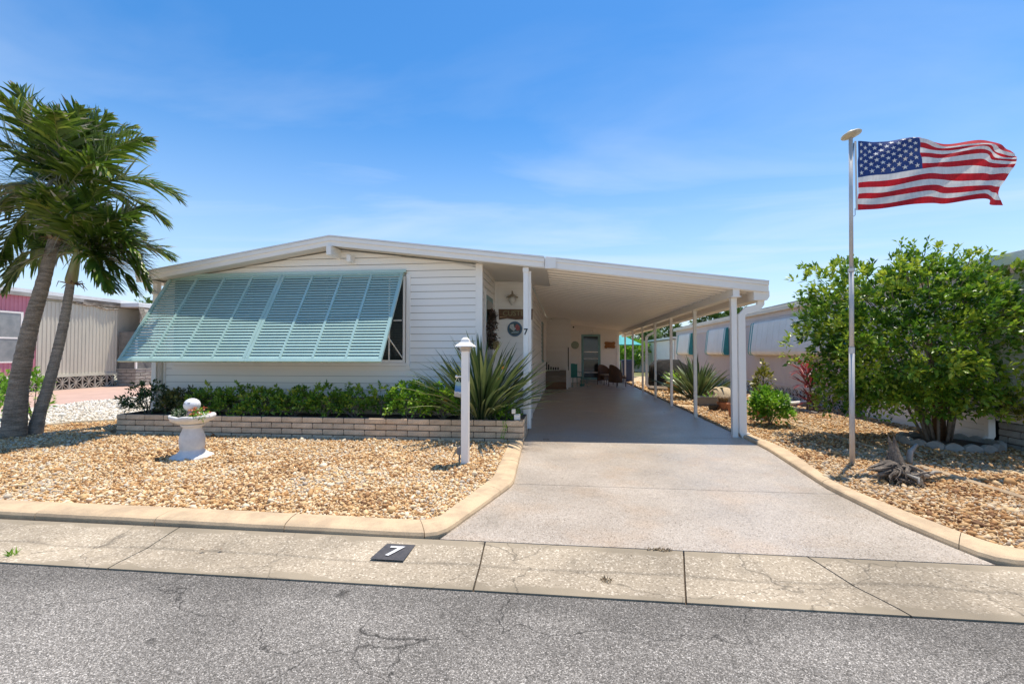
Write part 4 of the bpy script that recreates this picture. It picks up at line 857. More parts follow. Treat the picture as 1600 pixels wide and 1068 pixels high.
# ---------------------------------------------------------------- bird bath planter
bb = empty('bird_bath', (-5.25, 5.95, .03)); tag(bb, 'white concrete pedestal bird bath used as a flower planter', 'bird bath')
CW = mat('white_painted_concrete', (.74, .72, .68), .75, (.60, .59, .57), 7, bump=.25, bscale=50, fine=.06)
B().lathe([(.265, -.02), (.27, .012), (.25, .03), (.20, .05), (.165, .085), (.15, .105), (.145, .13), (.152, .14), (.155, .17), (.16, .25), (.155, .30), (.135, .355), (.118, .40), (.115, .43), (.14, .445), (.145, .47)], 28).obj('pedestal', CW, bb, smooth=True)
P = []; F = []; n_ = 48; prof = [(.11, .472), (.20, .495), (.265, .535), (.28, .56), (.282, .59), (.25, .592), (.235, .56), (.10, .53)]
for k, (r_, z) in enumerate(prof):
    for j in range(n_):
        t = 2 * math.pi * j / n_; s = 1 + (.045 * (abs(math.sin(4 * t)) - .5) if 2 <= k <= 6 else 0); P.append((math.cos(t) * r_ * s, math.sin(t) * r_ * s, z + (.014 * abs(math.sin(4 * t)) if 3 <= k <= 5 else 0)))
for k in range(len(prof) - 1):
    for j in range(n_): F.append([k * n_ + j, k * n_ + (j + 1) % n_, (k + 1) * n_ + (j + 1) % n_, (k + 1) * n_ + j])
F += [list(range(n_))[::-1], [(len(prof) - 1) * n_ + j for j in range(n_)]]
B().add(P, F).obj('bowl', CW, bb, smooth=True)
B().lathe([(.235, .535), (.22, .565), (.01, .575)], 20).obj('soil', SOIL, bb)
bx = empty('garden_ornament', (-5.245, 5.93, .60)); tag(bx, 'white round-headed ornament in the middle of the bird bath', 'ornament')
B().lathe([(.001, .0), (.055, .005), (.06, .05), (.045, .09), (.001, .10)], 16).obj('body', mat('pink_white_glaze', (.7, .52, .5), .4, (.45, .2, .2), 18), bx, smooth=True)
sp_ = [(max(.001, .105 * math.sin(math.pi * k / 12)), .17 - .095 * math.cos(math.pi * k / 12)) for k in range(13)]
B().lathe(sp_, 24).obj('head', mat('white_glaze', (.80, .80, .80), .3, (.74, .74, .75), 20), bx, smooth=True)
B().box(-.05, -.02, -.098, -.085, .195, .203).box(.015, .045, -.098, -.085, .20, .208).obj('eyes', BLACK, bx)
def smallplant(loc, label, m, n, r_, L_, flowers=None):
    root = empty('flowering_plant', loc); tag(root, label, 'plant'); out_ = nr.normal(size=(n, 3)); out_[:, 2] = abs(out_[:, 2]) * .8; out_ /= np.linalg.norm(out_, axis=1)[:, None]
    c = out_ * r_ * nr.uniform(.3, 1, (n, 1)); leaf_obj('foliage', [clusters(c, out_, 7, L_, L_ * .6, .7)], m, root)
    if flowers:
        k = flowers[1]; o3 = nr.normal(size=(k, 3)); o3[:, 2] = abs(o3[:, 2]) + .4; o3[:, 1] -= .4; o3 /= np.linalg.norm(o3, axis=1)[:, None]
        leaf_obj('flowers', [clusters(o3 * r_ * 1.15 + np.array([0, 0, .01]), o3, 8, .028, .022, 1)], flowers[0], root)
smallplant((-5.41, 5.92, .60), 'green and cream leafy plant at the left side of the bird bath bowl', LF_VAR, 55, .10, .035)
smallplant((-5.09, 5.88, .60), 'plant with orange-red flowers at the right side of the bird bath bowl', LF_LIME, 50, .11, .035, (FLOWER, 9))

# ---------------------------------------------------------------- porch wall things
lt = empty('wall_lantern', (-1.17, AY - .02, 2.84)); tag(lt, 'frosted glass wall lantern above the wooden name board', 'light')
BRS = mat('aged_brass', (.42, .36, .27), .35, metal=.6)
B().lathe([(.06, -.02), (.05, .02), (.02, .03)], 16, M=Matrix.Rotation(R(90), 4, 'X')).tube([(0, -.02, .06), (0, -.12, .10), (0, -.13, .02)], .012, 8).obj('bracket', BRS, lt)
B().lathe([(.15, .0), (.13, .02), (.05, .06), (.02, .08)], 20, (0, -.13, -.05)).obj('shade', BRS, lt, smooth=True)
B().lathe([(.085, .0), (.09, -.05), (.06, -.11), (.03, -.15), (.03, -.17)], 16, (0, -.13, -.05)).obj('globe', mat('frosted_glass', (.70, .66, .58), .2), lt, smooth=True)
ns_ = empty('name_board', (-1.10, AY - .02, 2.41)); tag(ns_, 'brown carved wooden name board under the wall lantern', 'sign')
P = [(-.39, -.12), (-.2, -.09), (0, -.12), (.15, -.115), (.39, -.13), (.40, .12), (.2, .115), (-.1, .12), (-.40, .125)]
B().prismy(P, -.03, -.002).obj('board', WOODB, ns_); text_mesh('lettering', 'CUSTER', .17, .004, mat('gold_letters', (.26, .21, .09), .5), UP((0, -.034, .02)), ns_, 1.0)
B().prismy([(-.37, -.075), (-.2, -.06), (-.37, -.05)], -.036, -.030).prismy([(.37, -.075), (.2, -.06), (.37, -.05)], -.036, -.030).obj('carving', mat('pale_wood', (.55, .38, .2), .6), ns_)
rp_ = empty('round_plaque', (-1.12, AY - .02, 2.07)); tag(rp_, 'round blue, white and red wall plaque below the name board', 'sign')
RY = Matrix.Rotation(R(90), 4, 'X')
B().lathe([(.17, 0), (.175, .012), (.165, .02)], 32, M=RY).obj('rim', mat('plaque_blue', (.05, .11, .19), .4, (.08, .16, .25), 9), rp_)
b_ = B(); b_.lathe([(.145, .02), (.14, .024)], 28, M=RY); b_.obj('disc', mat('plaque_dark', (.03, .045, .045), .4, (.06, .1, .1), 12), rp_)
b_ = B().prismy([(-.11, .10), (-.03, .12), (-.01, .04), (.03, .01), (-.02, -.05), (-.08, -.01), (-.12, .03)], -.030, -.026).obj('white_patch', mat('plaque_white', (.62, .6, .56), .5, (.3, .34, .32), 30), rp_)
b_ = B().prismy([(.0, .05), (.05, .12), (.11, .07), (.12, -.02), (.05, -.04), (.02, .0)], -.029, -.025).obj('red_patch', mat('plaque_red', (.28, .04, .04), .5, (.42, .12, .10), 25), rp_)
b_ = B().prismy([(-.08, -.10), (.08, -.10), (.10, -.05), (.0, -.055), (-.07, -.07)], -.028, -.0245).obj('blue_patch', mat('plaque_sea', (.12, .22, .26), .5, (.3, .36, .36), 20), rp_)
wr = empty('wreath', (-1.55, 9.55, 2.02)); tag(wr, 'dark dried-flower wreath with gold bow hanging on the porch door', 'wreath')
th = nr.uniform(0, 2 * math.pi, 260); c = np.stack([nr.normal(.03, .025, 260), np.cos(th) * .24 + nr.normal(0, .03, 260), np.sin(th) * .30 + nr.normal(0, .03, 260)], -1)
leaf_obj('leaves', [clusters(c, np.stack([np.ones(260) * .6, np.cos(th), np.sin(th)], -1), 5, .06, .03, .7)], leafmat('wreath_leaf', (.03, .03, .02), (.10, .07, .04), (.25, .14, .10)), wr)
th = nr.uniform(-2.2, -.9, 40); c = np.stack([nr.normal(.08, .02, 40), np.cos(th) * .2, np.sin(th) * .33], -1); leaf_obj('bow', [clusters(c, np.stack([np.ones(40), np.cos(th), np.sin(th)], -1), 4, .07, .05, .7)], leafmat('gold_ribbon', (.4, .25, .08), (.6, .45, .2), (.7, .6, .4)), wr)

# ---------------------------------------------------------------- flag pole + flag
fp = empty('flagpole', (3.84, 6.56, 0)); tag(fp, 'tall thin grey metal flagpole standing in the right gravel bed', 'flagpole')
ALU = mat('weathered_aluminium', (.56, .55, .53), .45, (.44, .43, .42), 4, stretch=(1, 1, .6), metal=.1)
pp = lambda z: (-.02 + .06 * (z - .0) / 4.5, 0, z)
B().tube([pp(-.03), pp(1.55)], .032, 14).obj('lower_section', ALU, fp, smooth=True); B().tube([pp(1.55), pp(2.62)], .028, 14).obj('middle_section', ALU, fp, smooth=True); B().tube([pp(2.62), pp(4.42)], .024, 14).obj('upper_section', ALU, fp, smooth=True)
B().tube([pp(1.50), pp(1.58)], .035, 14).tube([pp(2.60), pp(2.64)], .040, 14).obj('collar', mat('worn_tape', (.66, .64, .60), .6), fp)
B().tube([(.07, -.01, 3.45), (.07, -.01, 3.36), (.045, -.02, 3.34)], .004, 5).tube([(.07, -.01, 4.34), (.055, -.01, 4.15)], .006, 5).obj('clip', BLACK, fp)
Mt = Matrix.Translation((.045, 0, 4.46)) @ Matrix.Rotation(R(-12), 4, 'Y') @ Matrix.Rotation(R(-6), 4, 'X')
B().lathe([(.02, -.05), (.045, -.035), (.115, -.015), (.122, 0), (.11, .015), (.04, .03), (.035, .05), (.001, .052)], 24, M=Mt).obj('solar_light', mat('yellowed_plastic', (.55, .47, .33), .5, (.42, .36, .26), 12), fp, smooth=True)

G = [
[(3.97, 4.37), (3.97, 4.3), (3.97, 4.23), (3.97, 4.16), (3.96, 4.09), (3.96, 4.02), (3.96, 3.95), (3.96, 3.87), (3.96, 3.8), (3.96, 3.73), (3.96, 3.65), (3.95, 3.58), (3.95, 3.51), (3.95, 3.43)],
[(4.35, 4.38), (4.35, 4.32), (4.34, 4.25), (4.34, 4.19), (4.34, 4.13), (4.34, 4.06), (4.34, 3.99), (4.34, 3.91), (4.34, 3.83), (4.33, 3.75), (4.33, 3.68), (4.33, 3.61), (4.33, 3.52), (4.33, 3.455)],
[(4.67, 4.365), (4.67, 4.335), (4.68, 4.275), (4.69, 4.22), (4.71, 4.16), (4.73, 4.1), (4.74, 4.02), (4.75, 3.95), (4.74, 3.87), (4.74, 3.79), (4.74, 3.71), (4.74, 3.63), (4.74, 3.555), (4.74, 3.47)],
[(5.09, 4.33), (5.09, 4.28), (5.09, 4.25), (5.09, 4.21), (5.09, 4.165), (5.09, 4.105), (5.09, 4.04), (5.09, 3.97), (5.08, 3.875), (5.08, 3.79), (5.08, 3.71), (5.08, 3.63), (5.08, 3.57), (5.08, 3.5)],
[(5.45, 4.31), (5.44, 4.24), (5.44, 4.215), (5.44, 4.185), (5.44, 4.15), (5.44, 4.1), (5.44, 4.03), (5.44, 3.95), (5.44, 3.86), (5.43, 3.765), (5.43, 3.70), (5.43, 3.63), (5.43, 3.58), (5.43, 3.51)],
[(5.74, 4.25), (5.69, 4.18), (5.67, 4.14), (5.67, 4.12), (5.67, 4.09), (5.67, 4.05), (5.67, 4.0), (5.65, 3.94), (5.63, 3.85), (5.61, 3.76), (5.6, 3.68), (5.58, 3.6), (5.57, 3.53), (5.56, 3.455)],
[(5.93, 4.20), (5.94, 4.13), (5.94, 4.10), (5.93, 4.07), (5.92, 4.04), (5.9, 4.01), (5.87, 3.97), (5.85, 3.92), (5.81, 3.85), (5.76, 3.76), (5.72, 3.68), (5.72, 3.59), (5.74, 3.52), (5.77, 3.45)]]
GY = [0, .03, -.06, .05, -.05, .02, .05]     # waves towards and away from the street
def flagpt(u, v):      # u in 0..6, v in 0..13
    def cr4(a, b_, c, d, t): return .5 * ((2 * b_) + (c - a) * t + (2 * a - 5 * b_ + 4 * c - d) * t * t + (3 * b_ - a - 3 * c + d) * t ** 3)
    i = min(int(u), 5); t = u - i; k = min(int(v), 12); s = v - k; idx = [max(0, i - 1), i, i + 1, min(6, i + 2)]; r_ = []
    for c in (0, 1): r_.append(cr4(*[G[q][k][c] * (1 - s) + G[q][k + 1][c] * s for q in idx], t))
    yy = cr4(*[GY[q] for q in idx], t) * (1 - .2 * v / 13) + .035 * math.sin(u * 2.3 + v * .55) + .008 * math.sin(v * 2.1 + u * 6)
    if v < 1: yy += (1 - v) * .06 * min(1, u / 2)
    return Vector((r_[0] - 3.95, yy * min(1, u * 1.5 + .05), r_[1] - 3.43))
flg = empty('flag', (3.95, 6.56, 3.43)); tag(flg, 'American flag with stars and stripes flying out to the right', 'flag')
NU = 60
FR = mat('flag_red', (.52, .012, .022), .85, (.40, .009, .017), 9, transl=.3, bump=.35, bscale=14, bdist=.02, stretch=(3, 1, .6)); FW = mat('flag_white', (.70, .68, .66), .85, (.58, .56, .55), 9, transl=.35, bump=.35, bscale=14, bdist=.02, stretch=(3, 1, .6)); FB = mat('flag_blue', (.016, .04, .16), .85, (.022, .055, .20), 9, transl=.2, bump=.35, bscale=14, bdist=.02, stretch=(3, 1, .6))
for m_ in (FR, FW, FB): pass
US = 2.0  # canton ends at column 2
for k in range(13):
    V = []; F = []; u0 = US if k < 7 else 0; nv = 3
    for i in range(NU + 1):
        u = u0 + (6 - u0) * i / NU
        for j in range(nv + 1): V.append(flagpt(u, k + j / nv))
    for i in range(NU):
        for j in range(nv): a = i * (nv + 1) + j; F.append([a, a + 1, a + nv + 2, a + nv + 1])
    link('stripe', rawmesh('stripe', V, F, FR if k % 2 == 0 else FW, True), flg)
V = []; F = []
for i in range(25):
    for j in range(22): V.append(flagpt(US * i / 24, 7 * j / 21))
for i in range(24):
    for j in range(21): a = i * 22 + j; F.append([a, a + 1, a + 23, a + 22])
can = link('canton', rawmesh('canton', V, F, FB, True), flg)
STARM = mat('flag_star', (.72, .70, .68), .7)
for r_ in range(9):
    for c in range(6 if r_ % 2 == 0 else 5):
        cu = (c * 2 + (1 if r_ % 2 == 0 else 2)) / 12 * US; cv = (r_ + 1) / 10 * 7; V = []
        for side in (-.004, .004):
            V.append(flagpt(cu, cv) + Vector((0, side, 0)))
            for q in range(10):
                a = q * math.pi / 5; rad = (.034, .0135)[q % 2]; V.append(flagpt(max(0, cu + rad * math.sin(a) * 2.55), cv - rad * math.cos(a) * 13.5) + Vector((0, side, 0)))
        F = [[0, 1 + q, 1 + (q + 1) % 10] for q in range(10)] + [[11, 12 + (q + 1) % 10, 12 + q] for q in range(10)]
        link('star', rawmesh('star', V, F, STARM), can)
hs_ = B(); hs_.box(-.025, -.002, -.004, .004, 0.0, .94, .001).obj('heading', mat('canvas_heading', (.66, .64, .60), .8), flg)

# ---------------------------------------------------------------- big tree by the neighbour
bt = empty('tree', (6.05, 8.15, 0)); tag(bt, 'big bushy multi-stemmed green tree behind the flagpole', 'tree')
n = 2050
u = nr.uniform(0, 1, n); out_ = nr.normal(size=(n, 3)); out_ /= np.linalg.norm(out_, axis=1)[:, None]
lump = np.array([noise.noise(Vector([float(q) * 1.9 + 4.2 for q in o])) + .5 * noise.noise(Vector([float(q) * 4.5 for q in o])) for o in out_])
r_ = (.30 + .70 * u ** .42) * (1 + .42 * lump)
c = out_ * r_[:, None] * np.array([1.62, 1.25, 1.26]) + np.array([-.42, -.1, 1.78])
low = c[:, 2] < .95; c[low, 2] = .95 - (.95 - c[low, 2]) * .55
keep = (c[:, 0] < .95) & (c[:, 2] > .28) & ~((c[:, 2] < .8) & (np.hypot(c[:, 0], c[:, 1]) < .5)); c = c[keep]; oo = out_[keep]; lm = lump[keep]; n = len(c)
LFs = clusters(c, oo * .8 + np.array([0, 0, .45]), 11, .092, .050, .62, .48 + .6 * lm + nr.normal(0, .24, n))
leaf_obj('foliage', [LFs], LF_BUSH, bt)
# branches reaching out of the outline
a_ = nr.uniform(0, 2 * math.pi, 330); q_ = nr.uniform(.45, 1.25, 330); cs = np.stack([np.cos(a_) * q_ * 1.1 - .45, np.sin(a_) * q_ * .8, nr.uniform(.42, 1.05, 330) + .1 * q_], -1); cs = cs[cs[:, 0] < .85]
leaf_obj('foliage', [clusters(cs, np.stack([cs[:, 0], cs[:, 1], np.zeros(len(cs))], -1) * .5 + np.array([0, 0, .1]), 9, .088, .048, .7, nr.uniform(.1, .9, len(cs)))], LF_BUSH, bt)['label'] = 'low hanging leafy shoots round the stems'
tw = []; bbr = B()
for k in range(44):
    a = rnd.uniform(0, 6.28); el = rnd.uniform(-.1, 1.45); d = Vector((math.cos(a) * math.cos(el), math.sin(a) * math.cos(el), math.sin(el))); q = Vector((d.x * 1.35 - .42, d.y * 1.05, d.z * 1.13 + 1.76)); 
    if q.x + d.x * .5 > .95: continue
    pts = [q * .75 + Vector((0, 0, .3))]; p = q.copy()
    for j in range(6): pts.append(p.copy()); p = p + (d + Vector((rnd.uniform(-.4, .4), rnd.uniform(-.4, .4), rnd.uniform(-.1, .4)))).normalized() * .085
    bbr.tube(pts, [.009, .008, .007, .006, .005, .004, .003], 4)
    pc = np.array([list(v) for v in pts[2:]]); tw.append(clusters(pc, np.tile(np.array([[d.x, d.y, d.z + .3]]), (len(pc), 1)), 6, .08, .042, .7, np.full(len(pc), rnd.uniform(.4, .95))))
leaf_obj('foliage', tw, LF_BUSH, bt)['label'] = 'outer leafy shoots standing clear of the crown'
bbr.obj('twigs', BRANCH, bt)
for k in range(15):
    a = rnd.uniform(0, 6.28); r0 = rnd.uniform(.02, .24); q = Vector((math.cos(a) * r0, math.sin(a) * r0 * .7, 0)); sp_e = rnd.uniform(.4, 1.05); tip = Vector((math.cos(a) * sp_e - .25, math.sin(a) * sp_e * .8, rnd.uniform(1.3, 2.3)))
    if tip.x > .8: tip.x = .8
    mid = q.lerp(tip, .45) + Vector((rnd.uniform(-.08, .08), rnd.uniform(-.08, .08), .1)); r1 = rnd.uniform(.014, .026)
    B().tube([q, q.lerp(mid, .5) + Vector((rnd.uniform(-.03, .03), 0, 0)), mid, tip], [r1 * 1.2, r1, r1 * .85, r1 * .4], 7).obj('trunk', BRANCH, bt, smooth=True)
B().tube([(.06, .05, 0), (.04, .04, .5), (.0, .02, 1.2), (-.15, 0, 1.9)], [.10, .085, .07, .03], 10).obj('trunk', WOODB, bt, smooth=True)
# scalloped concrete edging ring
ring = empty('tree_ring', (6.12, 8.05, .03)); tag(ring, 'ring of scalloped grey concrete edging blocks round the big tree', 'edging')
sc = B(); prof = []
pr_ = [(-.105, 0)] + [(-.105 + .21 * k / 8, .10 + .05 * math.sin(math.pi * k / 8)) for k in range(9)] + [(.105, 0)]
scm = sc.prismy(pr_, -.035, .035).mesh('edging_block', CONC)
for k in range(18):
    if k in (3, 4): continue
    a = k * 2 * math.pi / 18; link('edging_block', scm, ring, (math.cos(a) * .60, math.sin(a) * .58, -.02 + rnd.uniform(-.01, .01)), (rnd.uniform(-.06, .06), rnd.uniform(-.05, .05), a + math.pi / 2 + rnd.uniform(-.08, .08)))
struct(B().lathe([(.57, .0), (.50, .05), (.01, .07)], 28, (6.12, 8.05, .03)).obj('soil_mound', SOIL))
# driftwood stump
dw = empty('driftwood', (3.80, 5.66, .04)); tag(dw, 'weathered grey driftwood stump with twisted roots on the gravel', 'driftwood')
rd = random.Random(11)
b_ = B()
for k in range(16):      # splintered upright slabs fanning from the heel
    t = k / 15; base = Vector((-.14 + .26 * t + rd.uniform(-.02, .02), rd.uniform(-.02, .10), .0)); topx = -.10 + .16 * t; hh = .16 + .28 * math.exp(-((t - .62) / .22) ** 2) + rd.uniform(-.03, .03)
    m1 = base.lerp(Vector((topx, .10, hh)), .4) + Vector((rd.uniform(-.02, .02), rd.uniform(-.02, .02), 0)); m2 = base.lerp(Vector((topx, .10, hh)), .75)
    b_.tube([base, m1, m2, Vector((topx + rd.uniform(-.02, .02), .10 + rd.uniform(-.02, .03), hh))], [.045, .042, .026, .004], 5)
for k in range(9):      # long tongue pointing left
    q = Vector((.04, rd.uniform(-.02, .08), rd.uniform(.05, .17))); e_ = Vector((-.27 + rd.uniform(-.04, .05), rd.uniform(-.08, .03), rd.uniform(.06, .13)))
    b_.tube([q, q.lerp(e_, .5) + Vector((0, 0, .02)), e_], [.045, .032, .006], 5)
b_.obj('stump', DRIFT, dw)
b_ = B()
for k in range(46):
    a = rd.uniform(-2.4, .7); q = Vector((rd.uniform(-.1, .10), rd.uniform(-.06, .06), rd.uniform(.05, .16))); d = Vector((math.cos(a), math.sin(a), rd.uniform(-.2, .3))).normalized(); pp = [q]; L_ = rd.uniform(.10, .27)
    for j in range(7): d = (d + Vector((rd.uniform(-.6, .6), rd.uniform(-.6, .6), rd.uniform(-.4, .15)))).normalized(); q = q + d * L_ / 7; q.z = max(q.z, .01); pp.append(q.copy())
    r0 = rd.uniform(.008, .026); b_.tube(pp, [r0, r0 * 1.1, r0 * .9, r0 * .8, r0 * .65, r0 * .5, r0 * .3, r0 * .1], 5)
b_.obj('roots', DRIFT, dw, smooth=False)
dw.scale = (1.1, 1.15, 1.2)
PALEW = mat('bleached_wood', (.36, .33, .28), .9, (.20, .18, .15), 10, bump=.5)
B().tube([(.16, .10, .16), (.21, .15, .26), (.29, .17, .33)], [.03, .026, .014], 7).tube([(.12, .02, .08), (.27, .02, .06), (.36, .06, .09), (.47, .10, .08)], [.03, .022, .016, .006], 7).tube([(-.02, -.12, .10), (.06, -.15, .07), (.03, -.2, .04)], [.012, .02, .01], 6).obj('branch', PALEW, dw, smooth=True)

# ---------------------------------------------------------------- breeze block mesh
def breeze(w_, h, d_=.09, t=.028):
    b_ = B(); b_.box(0, w_, 0, d_, 0, t * .7); b_.box(0, w_, 0, d_, h - t * .7, h); b_.box(0, t * .6, .001, d_ - .001, t * .7, h - t * .7); b_.box(w_ - t * .6, w_, .001, d_ - .001, t * .7, h - t * .7)
    cx, cz = w_ / 2, h / 2
    def bar(p, q, th):
        p = Vector((p[0], 0, p[1])); q = Vector((q[0], 0, q[1])); d = (q - p).normalized(); nn = Vector((-d.z, 0, d.x)) * th / 2
        P = [p - nn, q - nn, q + nn, p + nn]; P = P + [v + Vector((0, d_ - .01, 0)) for v in P]; P = [v + Vector((0, .005, 0)) for v in P]
        b_.add(P, [[0, 1, 2, 3], [7, 6, 5, 4], [1, 0, 4, 5], [2, 1, 5, 6], [3, 2, 6, 7], [0, 3, 7, 4]])
    bar((cx, 0), (cx, h), t * .5)
    for sx in (0, w_):
        for sz in (0, h):
            for bow in (.13, -.13):      # petal shaped diagonals
                p = Vector((sx, sz)); q = Vector((cx, cz)); nrm = Vector((-(q - p).y, (q - p).x)).normalized() * bow * (q - p).length * 1.3; m_ = (p + q) / 2 + nrm
                bar(p, m_, t * .6); bar(m_, q, t * .6)
    return b_
# ---------------------------------------------------------------- left neighbour
nl = empty('neighbour_mobile_home', (-20.6, 17, 0)); tag(nl, 'old pink and cream ribbed mobile home behind the palms', 'house')
CREAM = mat('cream_ribbed_metal', (.60, .56, .45), .6, (.46, .43, .35), .9, stretch=(1, 1, .3), mixlo=.3, mixhi=.6); PINKM = mat('pink_ribbed_metal', (.56, .215, .27), .6, (.50, .18, .23), 2)
def ribbed(name, y0, y1, z0, z1, m, parent, pitch=.1, dep=.018, sgn=1, xo=0):
    V = []; F = []; y = y0; k = 0; prof = [(0, 0), (.35, 0), (.45, 1), (.9, 1), (1.0, 0)]
    while y < y1:
        for (a, b_) in prof[:-1]: V += [(xo + sgn * b_ * dep, min(y + a * pitch, y1), z0), (xo + sgn * b_ * dep, min(y + a * pitch, y1), z1)]
        y += pitch
    for i in range(len(V) // 2 - 1): F.append([2 * i, 2 * i + 2, 2 * i + 3, 2 * i + 1] if sgn > 0 else [2 * i, 2 * i + 1, 2 * i + 3, 2 * i + 2])
    return link(name, rawmesh(name, V, F, m), parent)
ribbed('pink_wall', -8, -1.35, .7, 3.72, PINKM, nl, .13); ribbed('cream_wall', -1.35, 1.9, .62, 3.6, CREAM, nl, .15, .022)
B().box(-5, -.06, -8, 20, .62, 3.7).obj('body', CREAM, nl)
B().box(-5, .12, -8, 20, 3.84, 3.98).obj('roof', MATS['white_roof_coat'], nl); B().box(.0, .14, -8, .3, 3.70, 3.84).obj('fascia', mat('grey_fascia', (.42, .40, .36), .7, (.3, .28, .25), 2), nl); B().box(-.02, .10, .3, 12, 3.62, 3.84).obj('fascia', mat('stained_fascia', (.36, .31, .25), .8, (.12, .09, .06), 1.6), nl)
B().box(.0, .06, -1.3, 1.9, .56, .64).obj('base_trim', CREAM, nl)
wn = B().box(.0, .05, -3.0, -1.82, 1.15, 1.2).box(.0, .05, -3.0, -1.82, 3.02, 3.08).box(.0, .05, -1.90, -1.82, 1.2, 3.02).box(.0, .05, -3.0, -2.92, 1.2, 3.02).box(.005, .045, -2.92, -1.9, 2.05, 2.11).obj('window', WHITE, nl)
B().box(.02, .035, -2.92, -1.9, 1.2, 3.02).obj('pane', mat('grey_curtain_glass', (.22, .24, .24), .15, (.32, .33, .32), 3), wn)
bz = breeze(.52, .55, .05, .034).mesh('breeze_block', mat('tan_breeze_block', (.50, .46, .38), .85, (.38, .35, .29), 6))
for k in range(7): link('breeze_block', bz, nl, (.06, -1.75 + k * .525 + .52, 0), (0, 0, R(-90)))
B().box(-.6, -.1, -8, 1.9, -.05, .5).obj('crawl_space_shade', BLACK, nl)  # black box stands in for the shade behind the blocks
B().tube([(.07, .02, 3.66), (.09, .45, 3.60), (.06, .8, 3.62), (.10, 1.3, 3.50), (.07, 1.9, 3.56)], .035, 6).obj('torn_flashing', mat('rusty_flashing', (.14, .10, .07), .9, (.4, .36, .3), 6), nl)
# its porch: knee wall, posts, screens, sagging awning panels
po = empty('screened_porch', (-19.6, 18.9, 0)); tag(po, 'screened porch with grey brick knee wall and torn awning on the cream home', 'porch')
bricks(po, (-19.6, 18.9, 0), (-20.55, 18.9, 0), (-19.6, 18.9, 0), .0, .15, 5, .5, (0, -1, 0), BRICKG, 8, depth=.1, gap=.02)
bricks(po, (-19.6, 18.9, 0), (-19.6, 18.9, 0), (-19.6, 25.5, 0), .0, .15, 5, .5, (1, 0, 0), BRICKG, 9, depth=.1, gap=.02)
B().box(-.95, -.015, .015, .09, 0, .745).box(-.09, -.015, .09, 6.6, 0, .745).obj('mortar', MORTAR, po); B().box(-.97, .02, -.02, .12, .752, .80).box(-.11, .02, .12, 6.6, .752, .80).obj('coping', BRICKG, po)
for yy in (.06, 2.2, 4.3, 6.4): B().box(-.08, -.01, yy - .035, yy + .035, .8, 2.5).obj('post', WHITE, po)
B().box(-.06, -.05, .1, 6.5, .8, 2.5).box(-.9, -.1, .03, .04, .8, 2.5).obj('screen', mat('grey_screen', (.20, .19, .17), .8, (.12, .12, .11), 4), po)
for k in range(4):
    z = 3.62 - k * .33; V = []; F = []
    for i in range(15):
        yy = .1 + i * .6; sag = .03 * math.sin(i * .9 + k); V += [(.03 + .02 * k, yy, z - sag), (.07 + .02 * k, yy, z - .16 - sag), (.03 + .02 * k, yy, z - .32 - sag * 1.5)]
    for i in range(14): a = 3 * i; F += [[a, a + 1, a + 4, a + 3], [a + 1, a + 2, a + 5, a + 4]]
    link('awning_panel', rawmesh('awning_panel', V, F, mat('faded_awning', (.48, .43, .37), .8, (.36, .32, .27), 2)), po)
b_ = B()
for k in range(5): b_.tube([(.08 + .01 * k, .05 + .04 * k, 3.6), (.12, .2 + .05 * k, 3.1), (.10, .35 + .03 * k, 2.6), (.09, .45, 2.3 - .05 * k)], [.03, .045, .035, .02], 6)
b_.obj('rolled_curtain', mat('rope_beige', (.50, .45, .36), .9, (.28, .24, .18), 8), po); B().tube([(.10, .45, 2.3), (.05, .9, 1.2)], .012, 6).obj('guy_line', WHITE, po)
B().box(-1, .05, .05, 8, 3.66, 3.84).obj('porch_roof', MATS['white_roof_coat'], po)
shrub('shrub', (-12.4, 8.4, .03), (.65, .45, 1.15), 240, .10, .045, LF_LIME, 'leafy yellow-green shrub behind the taller palm trunk', nleaf=7, tintb=.35)
shrub('shrub', (-10.55, 8.0, .03), (.20, .22, 1.15), 60, .10, .045, LF_LIME, 'small leafy shoot growing between the two palm trunks', nleaf=7, tintb=.4)

# ---------------------------------------------------------------- right neighbour
nb = empty('neighbour_mobile_home', (7.1, 20, 0)); tag(nb, 'grey-lilac ribbed mobile home with teal-striped window awnings right of the carport', 'house')
LIL = mat('grey_lilac_metal', (.62, .55, .52), .55, (.57, .50, .475), 1.2)
ribbed('ribbed_wall', -11.9, 9.6, .5, 2.55, LIL, nb, .085, .012, -1)
for z in (2.55, 2.72): B().box(-.03, .0, -11.9, 9.6, z, z + .165).box(-.045, -.03, -11.9, 9.6, z, z + .02).obj('lap_board', LIL, nb)
B().box(.02, 4.2, -11.9, 9.6, .5, 2.9).obj('body', LIL, nb)
B().box(-.16, 4.4, -11.9, 9.7, 3.02, 3.08).obj('roof', mat('aged_roof_white', (.62, .58, .50), .7, (.45, .41, .33), 2), nb)
B().box(-.18, -.02, -11.9, 9.7, 2.88, 3.02, .01).obj('fascia', mat('cream_fascia', (.70, .62, .50), .6, (.62, .54, .42), 1.5), nb)
B().box(-.03, .0, 9.5, 9.62, .4, 2.9).obj('corner_trim', WHITE, nb)
B().box(-.035, .0, -11.9, 9.6, .44, .50).obj('base_trim', LIL, nb)
WB = mat('white_breeze_block', (.76, .71, .65), .8, (.52, .48, .43), 6)
bz = breeze(.42, .40, .028, .034).mesh('breeze_block', WB)
for k in range(46):
    y = -10.0 + k * .425
    link('breeze_block', bz, nb, (-.03, y + .42, .03), (0, 0, R(-90)))
B().box(.10, .5, -11.9, 9.6, -.05, .44).obj('crawl_space_shade', BLACK, nb)  # shade behind the block openings, made as a solid black box
STRIPE = mat('teal_awning_stripe', (.05, .30, .30), .45); AWN = mat('white_awning_metal', (.84, .785, .70), .45, (.78, .72, .63), 2)
